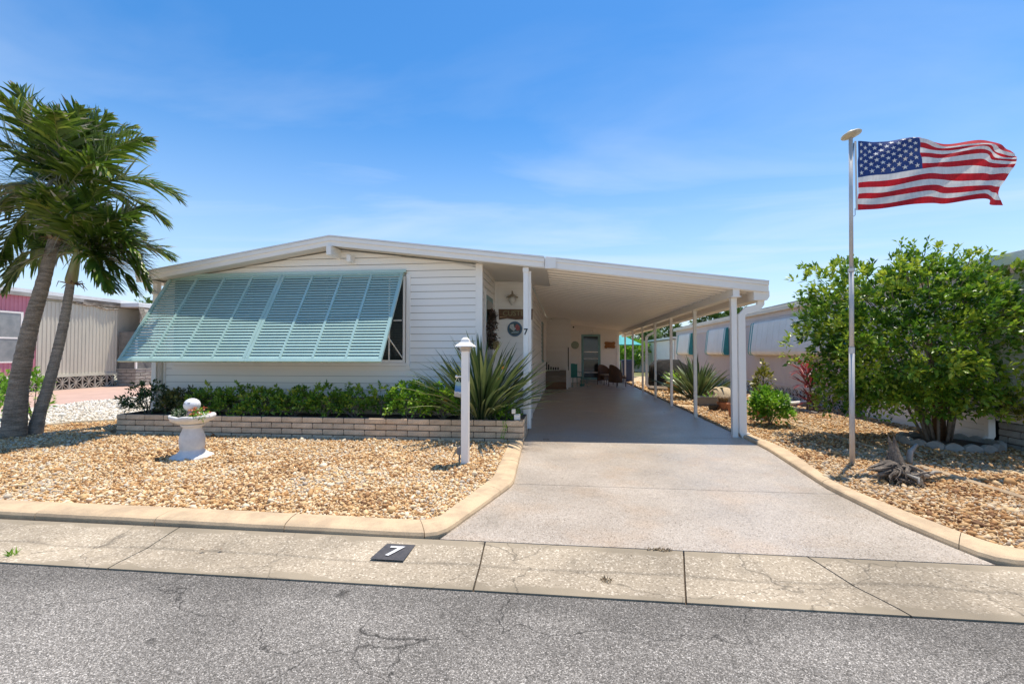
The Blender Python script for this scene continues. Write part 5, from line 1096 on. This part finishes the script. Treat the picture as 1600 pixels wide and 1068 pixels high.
def awning(y0, y1, z0=1.44, z1=2.62, parent=nb):
    prof = [(-.03, z1), (-.10, z1 - .01), (-.13, z1 - .06), (-.24, z0 + .22), (-.245, z0 + .12), (-.22, z0 + .04), (-.16, z0), (-.03, z0)]
    def seg(a, b_, m, name, grow=0, par=None):
        V = []
        for y in (a, b_): V += [(x - (grow if x < -.04 else 0), y, z + (grow if z > z1 - .1 else -grow if z < z0 + .1 else 0)) for x, z in prof]
        n_ = len(prof); F = [[i, i + 1, n_ + i + 1, n_ + i] for i in range(n_ - 1)] + [list(range(n_))[::-1], [n_ + i for i in range(n_)]]
        return link(name, rawmesh(name, V, F, m), par)
    aw = seg(y0, y1, AWN, 'window_awning', 0, parent)
    w_ = .075
    for s in (y0 - .01, y0 + .16, y1 - .16 - w_, y1 + .01 - w_): seg(s, s + w_, STRIPE, 'stripe', .006, aw)
    for s in np.arange(y0 + .5, y1 - .4, .42): seg(s, s + .012, AWN, 'rib', .005, aw)
awning(-7.9, -2.15); awning(.45, 3.05); awning(5.9, 8.7)
# closer building: white front with downspout, panelled shutter door and brick bed
nc = empty('white_carport_front', (6.95, 8.2, 0)); tag(nc, 'white panelled shed front with downspout at the right edge', 'building')
B().box(.0, .12, -5, .0, .42, 2.75).obj('wall', SIDING, nc); B().box(-.25, 3, -5, .55, 2.86, 3.02).obj('roof', MATS['white_roof_coat'], nc); B().box(-.27, -.252, -5, .57, 2.84, 3.01).obj('fascia', WHITE, nc)
for (a, b_) in ((-.62, -.07), (-1.25, -.68)):
    for z in np.arange(.5, 2.7, .20): B().box(-.012, -.001, a, b_, z, z + .17, .004).obj('panel', WHITE, nc)
rtube([(-.12, .06, 2.84), (-.12, .06, 2.7), (-.05, .06, 2.6), (-.05, .06, .16), (-.10, .06, .07), (-.28, .06, .05)], .045, .04, 'downspout', nc)
for k in range(5): B().box(-.014, .0, .12, 3.2, .03 + k * .10, .125 + k * .10).obj('skirt_board', SIDING, nc)
B().box(.0, .05, .12, 3.2, 0, .52).obj('skirt', SIDING, nc)
pb = empty('brick_planter', (6.85, 8.05, 0)); tag(pb, 'grey brick planter at the right edge below the panelled front', 'planter')
bricks(pb, (6.85, 8.05, 0), (6.85, 4.5, 0), (6.85, 8.05, 0), .0, .105, 4, .4, (-1, 0, 0), BRICKG, 12, depth=.09); B().box(.012, .09, -3.5, -.01, 0, .41).obj('mortar', MORTAR, pb)
shrub('shrub', (7.02, 7.75, .40), (.22, .38, .42), 110, .075, .03, LF_YEL, 'yellow-green shrub in the brick planter at the right edge', tintb=.35)
struct(B().box(6.55, 7.0, 8.15, 8.5, .0, .07, .01).obj('splash_slab', CONC))
# low bed with red plant, timber edge
rpb = empty('red_plant', (6.25, 12.4, .03)); tag(rpb, 'red and dark-green strap-leaved plant left of the big tree', 'plant')
ms = strap_meshes(.55, .07, 6, LF_RED, (.3, 1.1)); 
for hgt in (.15, .6, .95):
    for k in range(26):
        a = k * 2.4; o = link('leaf', ms[k % 6], rpb, (math.cos(a) * .05 + (hgt - .5) * -.2, math.sin(a) * .05, hgt)); o.rotation_euler = (Matrix.Rotation(a, 4, 'Z') @ Matrix.Rotation(R(20 + (k % 5) * 14), 4, 'X')).to_euler()
B().tube([(.1, 0, 0), (0, 0, .6), (-.08, 0, 1.0)], .02, 6).tube([(-.08, 0, 0), (-.05, 0, .4)], .02, 6).obj('stem', BRANCH, rpb)
te = B().box(6.02, 6.6, 13.3, 13.36, .03, .14).box(5.98, 6.02, 11.6, 13.36, .03, .10).obj('bed_edging', CONC); tag(te, 'low board edging of the bed under the red plant', 'edging')
struct(B().box(6.02, 7.05, 11.0, 13.3, .0, .045).obj('mulch_bed', SOIL))
pi = B().tube([(6.0, 13.25, .12), (6.95, 13.5, .17)], .05, 8).obj('drain_pipe', WHITE); tag(pi, 'white drain pipe lying beside the breeze blocks', 'pipe')

# potted things right of the carport
shrub('shrub', (4.15, 9.75, .03), (.36, .34, .70), 170, .095, .06, LF_LIME, 'glossy green hibiscus-like bush just right of the downspout', tintb=.35, nleaf=8)
sp_ = shrub('shrub', (4.40, 10.7, .45), (.16, .16, .75), 60, .09, .045, LF_YEL, 'upright yellow-green shrub with an orange flower behind the glossy bush', tintb=.3, nleaf=7)
def pot(loc, r_, h, m, label, nm='pot'):
    p = empty(nm, loc); tag(p, label, 'pot'); B().lathe([(r_ * .72, 0), (r_ * .95, h * .82), (r_ * 1.02, h * .82), (r_ * 1.05, h), (r_ * .93, h), (r_ * .9, h * .86), (.01, h * .86)], 20).obj('vessel', m, p, smooth=False); B().lathe([(r_ * .89, h * .86), (.01, h * .9)], 16).obj('soil', SOIL, p)
pot((3.86, 10.75, .03), .19, .34, TERRA, 'terracotta pot just right of the front downspout'); pot((4.40, 10.7, .03), .17, .40, TERRA, 'terracotta pot holding the upright yellow-green shrub')
pot((4.02, 17.2, .03), .26, .42, mat('mustard_glaze', (.55, .30, .04), .5), 'mustard yellow pot beside the dark strap-leaved clump')
pot((3.82, 12.2, .03), .13, .16, BLACK, 'small black nursery pot left of the dry grass')
clump('potted_plant', (4.02, 17.2, .42), 26, .55, .07, LF_LIME, 'bright green plant in the mustard yellow pot', 'plant', (5, 60), .08, 3, (.1, .7))
cb_ = empty('dry_grass', (4.10, 12.3, .25)); tag(cb_, 'straw-coloured dried grass clump drooping over the planter trough', 'plant')
b_ = B()
for k in range(420):
    a = rnd.uniform(0, 6.28); d = Vector((math.cos(a) * .5, math.sin(a) * .5, 1)).normalized(); q = Vector((rnd.uniform(-.08, .08), rnd.uniform(-.08, .08), 0)); V = []; s = Vector((-math.sin(a), math.cos(a), 0)) * .006
    for j in range(6): V += [q - s * (1 - j / 6), q + s * (1 - j / 6)]; q = q + d * .075; d = (d + Vector((math.cos(a) * .18, math.sin(a) * .18, -.30)) + Vector((rnd.uniform(-.15, .15), rnd.uniform(-.15, .15), 0))).normalized()
    b_.tv = rnd.random(); b_.add(V, [[2 * j, 2 * j + 1, 2 * j + 3, 2 * j + 2] for j in range(5)])
b_.obj('blades', LF_STRAW, cb_); B().lathe([(.12, -.22), (.16, 0), (.01, .01)], 14).obj('pot', TERRA, cb_)
c2 = empty('dry_grass', (4.65, 11.6, .15)); tag(c2, 'reddish dry grass tuft behind the terracotta pots', 'plant'); link('blades', bpy.data.objects['blades'].data, c2)
tg = empty('trough_planter', (4.20, 13.4, .03)); tag(tg, 'long grey trough planter lying in the gravel', 'planter')
B().add([(-.42, -.15, 0), (.42, -.15, 0), (.42, .15, 0), (-.42, .15, 0), (-.5, -.2, .26), (.5, -.2, .26), (.5, .2, .26), (-.5, .2, .26), (-.47, -.17, .26), (.47, -.17, .26), (.47, .17, .26), (-.47, .17, .26), (-.45, -.16, .2), (.45, -.16, .2), (.45, .16, .2), (-.45, .16, .2)],
        [[3, 2, 1, 0]] + [[i, (i + 1) % 4, 4 + (i + 1) % 4, 4 + i] for i in range(4)] + [[4 + i, 4 + (i + 1) % 4, 8 + (i + 1) % 4, 8 + i] for i in range(4)] + [[8 + i, 8 + (i + 1) % 4, 12 + (i + 1) % 4, 12 + i] for i in range(4)] + [[12, 13, 14, 15]]).obj('trough', mat('grey_trough', (.16, .155, .15), .7), tg)
clump('potted_plant', (4.15, 13.4, .22), 16, .22, .04, LF_LIME, 'short green sprouts in the grey trough planter', 'plant', (10, 70), .2, 4, (.1, .7))
rk = B().lathe([(.01, -.1), (.36, -.05), (.42, .12), (.36, .30), (.2, .44), (.01, .48)], 12).obj('boulder', mat('tan_rock', (.60, .48, .30), .9, (.42, .32, .2), 4, bump=.8), None, (4.75, 14.3, .03), smooth=True); tag(rk, 'rounded tan boulder behind the trough planter', 'rock')

# covered grill, bin, umbrella
BC = mat('black_cover_fabric', (.012, .011, .011), .9, (.02, .019, .018), 4, bump=.6, bscale=6, bdist=.05)
gc = empty('covered_grill', (4.10, 18.9, .0)); tag(gc, 'large black fabric-covered grill behind the rear carport posts', 'grill')
def cover(prof, y0, y1):
    V = []; F = []; ny = 9; m = len(prof)
    for i in range(ny):
        y = y0 + (y1 - y0) * i / (ny - 1)
        for j, (x, z) in enumerate(prof): 
            w_ = .02 * math.sin(j * 2.1 + i * 1.3); V.append((x + w_, y + w_ * .5, max(0.0, z + (w_ if z > .2 else 0))))
    for i in range(ny - 1):
        for j in range(m - 1): F.append([i * m + j, i * m + j + 1, (i + 1) * m + j + 1, (i + 1) * m + j][::-1])
    F.append(list(range(m))); F.append([(ny - 1) * m + j for j in range(m)][::-1]); return V, F
V, F = cover([(-.62, 0), (-.62, .35), (-.60, .7), (-.56, 1.0), (-.40, 1.18), (-.2, 1.24), (.1, 1.25), (.40, 1.24), (.55, 1.15), (.85, .95), (1.05, .7), (1.08, .35), (1.08, 0)], -.45, .45); link('cover', rawmesh('cover', V, F, BC, True), gc)
B().tube([(-.2, -.47, .75), (.0, -.52, .74), (.1, -.47, .75)], .012, 6).obj('tie_strap', WHITE, gc)
bn = empty('trash_bin', (3.35, 24.4, .0)); tag(bn, 'navy blue wheeled trash bin beyond the wicker chairs', 'bin')
BLU = mat('navy_plastic', (.03, .06, .14), .4)
B().add([(-.24, -.26, .06), (.24, -.26, .06), (.24, .26, .06), (-.24, .26, .06), (-.31, -.33, 1.05), (.31, -.33, 1.05), (.31, .33, 1.05), (-.31, .33, 1.05)], [[3, 2, 1, 0], [4, 5, 6, 7], [0, 1, 5, 4], [1, 2, 6, 5], [2, 3, 7, 6], [3, 0, 4, 7]]).obj('body', BLU, bn)
B().prismy([(-.33, 1.055), (.33, 1.055), (.33, 1.12), (.2, 1.18), (-.2, 1.18), (-.33, 1.12)], -.36, .36).obj('lid', BLU, bn)
for s in (-.2, .2): B().tube([(s - .04, .28, .1), (s + .04, .28, .1)], .1, 12).obj('wheel', BLACK, bn)
um = empty('patio_umbrella', (3.55, 29.5, 0)); tag(um, 'aqua patio umbrella in the back yard beyond the carport', 'umbrella')
AQ = mat('aqua_canvas', (.10, .50, .50), .7, (.08, .42, .43), 2, transl=.3); V = [(0, 0, 2.75)] + [(math.cos(k * math.pi / 4) * 1.45, math.sin(k * math.pi / 4) * 1.45, 2.05) for k in range(8)]
link('canopy', rawmesh('canopy', V + [(x, y, z - .02) for x, y, z in V], [[0, 1 + k, 1 + (k + 1) % 8] for k in range(8)] + [[9, 10 + (k + 1) % 8, 10 + k] for k in range(8)] + [[1 + k, 10 + k, 10 + (k + 1) % 8, 1 + (k + 1) % 8] for k in range(8)], AQ), um)
B().tube([(0, 0, 0), (0, 0, 2.8)], .025, 8).obj('pole', WHITE, um)
# rear yard things: shed, lawn, trees
struct(link('back_lawn', rawmesh('back_lawn', [(-3, 27.5, .01), (30, 27.5, .01), (30, 60, .01), (-3, 60, .01)], [[0, 1, 2, 3]], mat('lawn', (.10, .13, .03), .9, (.20, .17, .07), 2, fine=.3))))
sd = empty('shed', (7.1, 34, 0)); tag(sd, 'white ribbed shed behind the grey-lilac home', 'building')
ribbed('side_wall', -3.8, 12, 0, 2.4, mat('shed_white', (.86, .82, .76), .6, (.8, .76, .7), 1.5), sd, .3, .02, -1); B().box(.02, 4, -3.8, 12, 0, 2.4).obj('body', MATS['shed_white'], sd); B().box(-.2, 4.2, -4, 12.1, 2.45, 2.58).obj('roof', MATS['white_roof_coat'], sd)
B().box(-1.3, .0, 4.0, 4.1, 0, 2.3).obj('end_wall', MATS['shed_white'], sd)
s2 = empty('white_porch', (4.6, 40, 0)); tag(s2, 'low white open porch roof beyond the aqua umbrella', 'building'); B().box(-2.2, 1.6, -.5, 3, 2.2, 2.42).obj('roof', MATS['white_roof_coat'], s2)
for x in (-2.0, -.6, .6, 1.4): B().box(x, x + .1, -.4, -.3, 0, 2.2).obj('post', WHITE, s2)
B().box(-2.2, 1.6, 2.0, 2.1, 0, 2.2).obj('wall', mat('olive_green_wall', (.20, .22, .14), .8), s2)  # back wall in dull olive green
def bgtree(loc, h, r_, label, m=LF_FAR, n=420, cat='tree', L_=.30):
    root = empty('tree', loc); tag(root, label, cat, 'trees in the far background'); out_ = nr.normal(size=(n, 3)); out_ /= np.linalg.norm(out_, axis=1)[:, None]
    lump = np.array([noise.noise(Vector([float(q) * 2 + loc[0] for q in o])) for o in out_]); c = out_ * ((.4 + .6 * nr.uniform(0, 1, n) ** .5) * (1 + .5 * lump))[:, None] * np.array([r_, r_, r_ * .8]) + np.array([0, 0, h - r_ * .8])
    leaf_obj('crown', [clusters(c, out_ + np.array([0, 0, .3]), 8, L_, L_ * .5, .7, .5 + .5 * lump)], m, root); B().tube([(0, 0, 0), (.1, 0, h * .4), (0, 0, h - r_)], [.16, .12, .07], 8).obj('trunk', BRANCH, root)
bgtree((3.4, 46, 0), 4.3, 2.2, 'yellow-green tree behind the aqua umbrella', LF_LIME); bgtree((7.0, 44, 0), 4.7, 2.0, 'green tree above the white shed roof'); bgtree((10.0, 47, 0), 4.7, 2.0, 'darker tree right of the one above the shed')
bgtree((14.2, 46, 0), 5.6, 1.4, 'small dark tree crown above the neighbour roof, left one', n=260); bgtree((17.3, 48, 0), 6.1, 1.4, 'small dark tree crown above the neighbour roof, right one', n=260); bgtree((5.4, 38, 0), 2.6, 1.3, 'low bush in front of the white open porch', LF_LIME, 260)
bgtree((-38.5, 40, 0), 6.9, 1.6, 'small tree tip seen between the left roof and the gutter elbow', n=240)
bgtree((-.5, 50, 0), 5.0, 2.5, 'tree hidden mostly behind the white home')

# ---------------------------------------------------------------- carport furniture
def wicker(loc, rz, label, wd=.66, ht=.95):
    r = empty('wicker_chair', loc, (0, 0, rz)); tag(r, label, 'chair', 'brown wicker chairs on the carport'); WK = mat('brown_wicker', (.13, .065, .035), .7, (.06, .03, .017), 60, bump=.8, bscale=120, bdist=.01)
    for (sx, sy) in ((-1, -1), (1, -1), (-1, 1), (1, 1)): B().tube([(sx * wd * .42, sy * .24, 0), (sx * wd * .42, sy * .24, .42)], .018, 6).obj('leg', WK, r)
    B().box(-wd * .45, wd * .45, -.28, .26, .38, .45, .02).obj('seat', WK, r); V = []; F = []; nseg = 14
    for i in range(nseg + 1):
        a = math.pi * (i / nseg); x = math.cos(a) * wd * .52; y = math.sin(a) * .30 + .0; topz = .62 + (ht - .62) * (math.sin(a) ** .8); 
        for (off, z) in ((0, .20), (.0, topz), (.03, topz + .02), (.035, .20)): V.append((x * (1 + off * .4), y + off, z))
    for i in range(nseg):
        for j in range(4): F.append([i * 4 + j, i * 4 + (j + 1) % 4, (i + 1) * 4 + (j + 1) % 4, (i + 1) * 4 + j])
    F += [[0, 1, 2, 3], [nseg * 4 + 3, nseg * 4 + 2, nseg * 4 + 1, nseg * 4]]
    link('backrest', rawmesh('backrest', V, F, WK), r); b_ = B()
    for k in range(9): x = -wd * .4 + k * wd * .1; b_.tube([(x, -.26, .38), (x + .03, -.27, .26), (x, -.26, .16)], .007, 4)
    b_.tube([(-wd * .42, -.24, .15), (wd * .42, -.24, .15)], .01, 5); b_.obj('scroll_apron', mat('white_cushion', (.55, .52, .47), .8), r)
    B().box(-wd * .40, wd * .40, -.26, .22, .452, .52, .03).obj('cushion', mat('tan_cushion', (.30, .22, .15), .9), r)
wicker((2.0, 22.2, 0), R(35), 'brown wicker armchair facing out, beside the teal glass door'); wicker((2.42, 21.0, 0), R(120), 'brown wicker armchair turned sideways in front of the other wicker one', .72, .98)
gch = empty('metal_chair', (.52, 20.6, 0), (0, 0, R(25))); tag(gch, 'dark green wrought-iron patio chair left of the rear door', 'chair'); GM = mat('dark_green_metal', (.02, .20, .16), .45)
for (sx, sy) in ((-1, -1), (1, -1), (-1, 1), (1, 1)): B().tube([(sx * .22, sy * .22, 0), (sx * .20, sy * .2, .44)], .014, 6).obj('leg', GM, gch)
B().box(-.24, .24, -.24, .24, .43, .46, .008).obj('seat', GM, gch); b_ = B()
for k in range(7): x = -.2 + k * .0667; b_.box(x - .031, x + .031, .22, .24, .46, 1.0 + .05 * math.sin(k / 6 * math.pi))
b_.box(-.24, .24, .215, .245, .98, 1.02); b_.obj('backrest', GM, gch); B().tube([(-.23, .22, .68), (-.25, -.2, .66), (-.22, -.22, .44)], .012, 6).obj('armrest', GM, gch); B().tube([(.23, .22, .68), (.25, -.2, .66), (.22, -.22, .44)], .012, 6).obj('armrest', GM, gch)
gt = empty('side_table', (.98, 20.7, 0)); tag(gt, 'low green wire side table between the green chair and the door', 'table'); GL = mat('light_green_metal', (.10, .26, .21), .5)
B().lathe([(.24, .40), (.25, .41), (.25, .42), (.01, .42)], 20).obj('tabletop', GL, gt)
for k in range(4): a = k * math.pi / 2 + .4; B().tube([(math.cos(a) * .2, math.sin(a) * .2, .41), (math.cos(a) * .08, math.sin(a) * .08, .2), (math.cos(a) * .26, math.sin(a) * .26, 0)], .010, 5).obj('leg', GL, gt)
fr = empty('plant_stand', (.86, 21.2, 0)); tag(fr, 'small pale wire stand with twigs beside the green chair', 'stand'); b_ = B()
for k in range(14): a = k * .9; b_.tube([(0, 0, .1), (math.cos(a) * .06, math.sin(a) * .06, .45), (math.cos(a) * .14, math.sin(a) * .1, .62)], .007, 4)
b_.obj('twigs', mat('pale_twig', (.34, .36, .27), .7), fr); B().lathe([(.1, 0), (.12, .1), (.01, .1)], 12).obj('base', GL, fr)
# deck steps/box by the rear left corner with rail
dk = empty('storage_deck', (-.35, 19.55, 0)); tag(dk, 'grey-brown boxed wooden deck against the left wall of the carport', 'deck'); DK = mat('weathered_deck_board', (.26, .22, .18), .8, (.19, .155, .12), 6, stretch=(.4, 1, 1), objrand=.15); DK2 = mat('brown_deck_board', (.20, .115, .065), .8)
for k in range(5): B().box(-.42, .47, -.35, -.32, .02 + k * .145, .155 + k * .145, .004).obj('plank', DK if k > 1 else DK2, dk)
B().box(.44, .468, -.318, .5, .02, .74).box(-.42, .438, -.318, .5, .02, .72).obj('frame', DK, dk)
for k in range(6): B().box(-.42, .47, -.36 + k * .145, -.225 + k * .145, .745, .77).obj('plank', DK, dk)
B().box(.49, .55, -.42, -.36, 0, .95, .004).obj('newel_post', WHITE, dk)
rl = empty('porch_railing', (-.30, 20.0, .77)); tag(rl, 'white balustrade gate above the wooden deck', 'railing')
B().box(-.40, .48, -.02, .02, .88, .93).obj('rail', WHITE, rl); B().box(-.40, .48, -.02, .02, .05, .09).obj('rail', WHITE, rl)
for k in range(10): x = -.36 + k * .09; B().box(x - .012, x + .012, -.012, .012, .09, .88).obj('baluster', WHITE, rl)
B().box(.50, .54, -.02, .02, .0, 1.0).obj('rail_post', BLACK, rl)
bo = empty('boot_rack', (-.45, 19.45, .775)); tag(bo, 'row of dark shoes on a white rack on the deck', 'shoes'); B().box(-.32, .30, -.12, .12, .0, .025).obj('rack', WHITE, bo)
for k in range(6):
    x = -.27 + k * .10; h = .30 - .22 * min(1, k / 2.2); B().box(x - .035, x + .035, -.10, .0, .027, .09, .01).box(x - .03, x + .03, -.01, .09, .027, .06 + h, .01).obj('shoe', BLACK, bo)
# wall decorations and fittings at the back
wp = empty('wall_plate', (.60, 23.46, 1.93)); tag(wp, 'round pale green plate on the back wall left of the door', 'plate'); B().lathe([(.19, 0), (.20, .015), (.17, .025), (.01, .02)], 24, M=RY).obj('plate', mat('sage_ceramic', (.30, .36, .29), .4, (.24, .30, .24), 8), wp)
bo_ = empty('bone_sign', (2.35, 23.46, 1.93)); tag(bo_, 'brown dog-bone shaped wooden sign right of the rear door', 'sign')
P = []
for a0, cx, cz in ((-100, .19, -.09), (-20, .19, .09), (80, -.19, .09), (160, -.19, -.09)):
    for k in range(7): a = R(a0 + k * 30 * .9); P.append((cx + math.cos(a) * .085, cz + math.sin(a) * .085))
B().prismy(P, -.035, -.005).obj('board', mat('orange_brown_wood', (.32, .13, .03), .55, (.24, .09, .02), 10), bo_)
for x, z, lbl in ((1.42, 2.66, 'small white flood light above the rear door'), (-.55, 3.02, 'small round lamp high on the rear left wall')):
    yb = 23.45 if x > 0 else 20.15; q = empty('wall_light', (x, yb, z)); tag(q, lbl, 'light'); B().lathe([(.05, 0), (.05, .02), (.01, .03)], 12, M=RY).obj('base', WHITE, q); B().tube([(0, -.02, 0), (.02, -.10, -.02), (.03, -.16, -.08)], [.03, .045, .055], 12).obj('head', WHITE, q)
sc_ = empty('security_camera', (.52, 23.4, 2.86)); tag(sc_, 'white dome security camera high on the rear wall', 'camera'); B().tube([(0, 0, 0), (0, -.12, 0)], .09, 14).obj('housing', WHITE, sc_); B().tube([(0, -.12, -.02), (0, -.15, -.025)], .045, 12).obj('lens', BLACK, sc_)

# ---------------------------------------------------------------- street litter and weeds
def weed(loc, n, r_, L_, m, label, sx=1):
    o = empty('weed_tuft', loc); tag(o, label, 'weed'); c = np.stack([nr.uniform(-r_ * sx, r_ * sx, n), nr.uniform(-r_, r_, n), np.zeros(n)], -1)
    leaf_obj('blades', [leaves_at(c, np.stack([nr.normal(0, .6, n), nr.normal(0, .6, n), np.ones(n)], -1), L_, .01)], m, o)
weed((-4.07, 2.97, .0), 22, .025, .06, LF_LIME, 'green weed tuft at the road edge, far left'); weed((.72, 3.59, .005), 70, .012, .03, LF_STRAW, 'line of dry moss in the joint below the driveway', 7); weed((.28, 3.10, -.01), 45, .035, .025, LF_STRAW, 'dry brown leaf litter on the middle gutter slab')
for (x, y, lbl) in ((-2.75, 3.2, 'left of two fallen brown leaves on the left gutter slab'), (-2.62, 3.23, 'right of two fallen brown leaves on the left gutter slab')):
    o = link('fallen_leaf', rawmesh('fallen_leaf', *leaves_at(np.zeros((1, 3)), np.array([[1., .3, .05]]), .045, .025)[:2], mat('dead_leaf', (.30, .15, .05), .8)), None, (x, y, .01)); tag(o, lbl, 'leaf')

# fallen leaves under the big tree and the palms
n_ = 420; px = nr.uniform(4.3, 6.9, n_); py = nr.uniform(6.6, 9.4, n_); v_, f_, t_2 = leaves_at(np.stack([px, py, np.full(n_, .068)], -1), np.stack([nr.normal(0, 1, n_), nr.normal(0, 1, n_), nr.normal(0, .15, n_)], -1), .06, .032)
o = link('leaf_litter', rawmesh('leaf_litter', v_, f_, LF_STRAW, False, t_2 * .6)); o['kind'] = 'stuff'; tag(o, 'dry fallen leaves scattered on the gravel under the big tree', 'leaf litter')
n_ = 160; px = nr.uniform(-10, -5, n_); py = nr.uniform(5.8, 7.4, n_); v_, f_, t_2 = leaves_at(np.stack([px, py, np.full(n_, .066)], -1), np.stack([nr.normal(0, 1, n_), nr.normal(0, 1, n_), nr.normal(0, .15, n_)], -1), .055, .022)
o = link('leaf_litter', rawmesh('leaf_litter', v_, f_, LF_STRAW, False, t_2 * .5)); o['kind'] = 'stuff'; tag(o, 'few dry leaves on the gravel near the palms and bird bath', 'leaf litter')
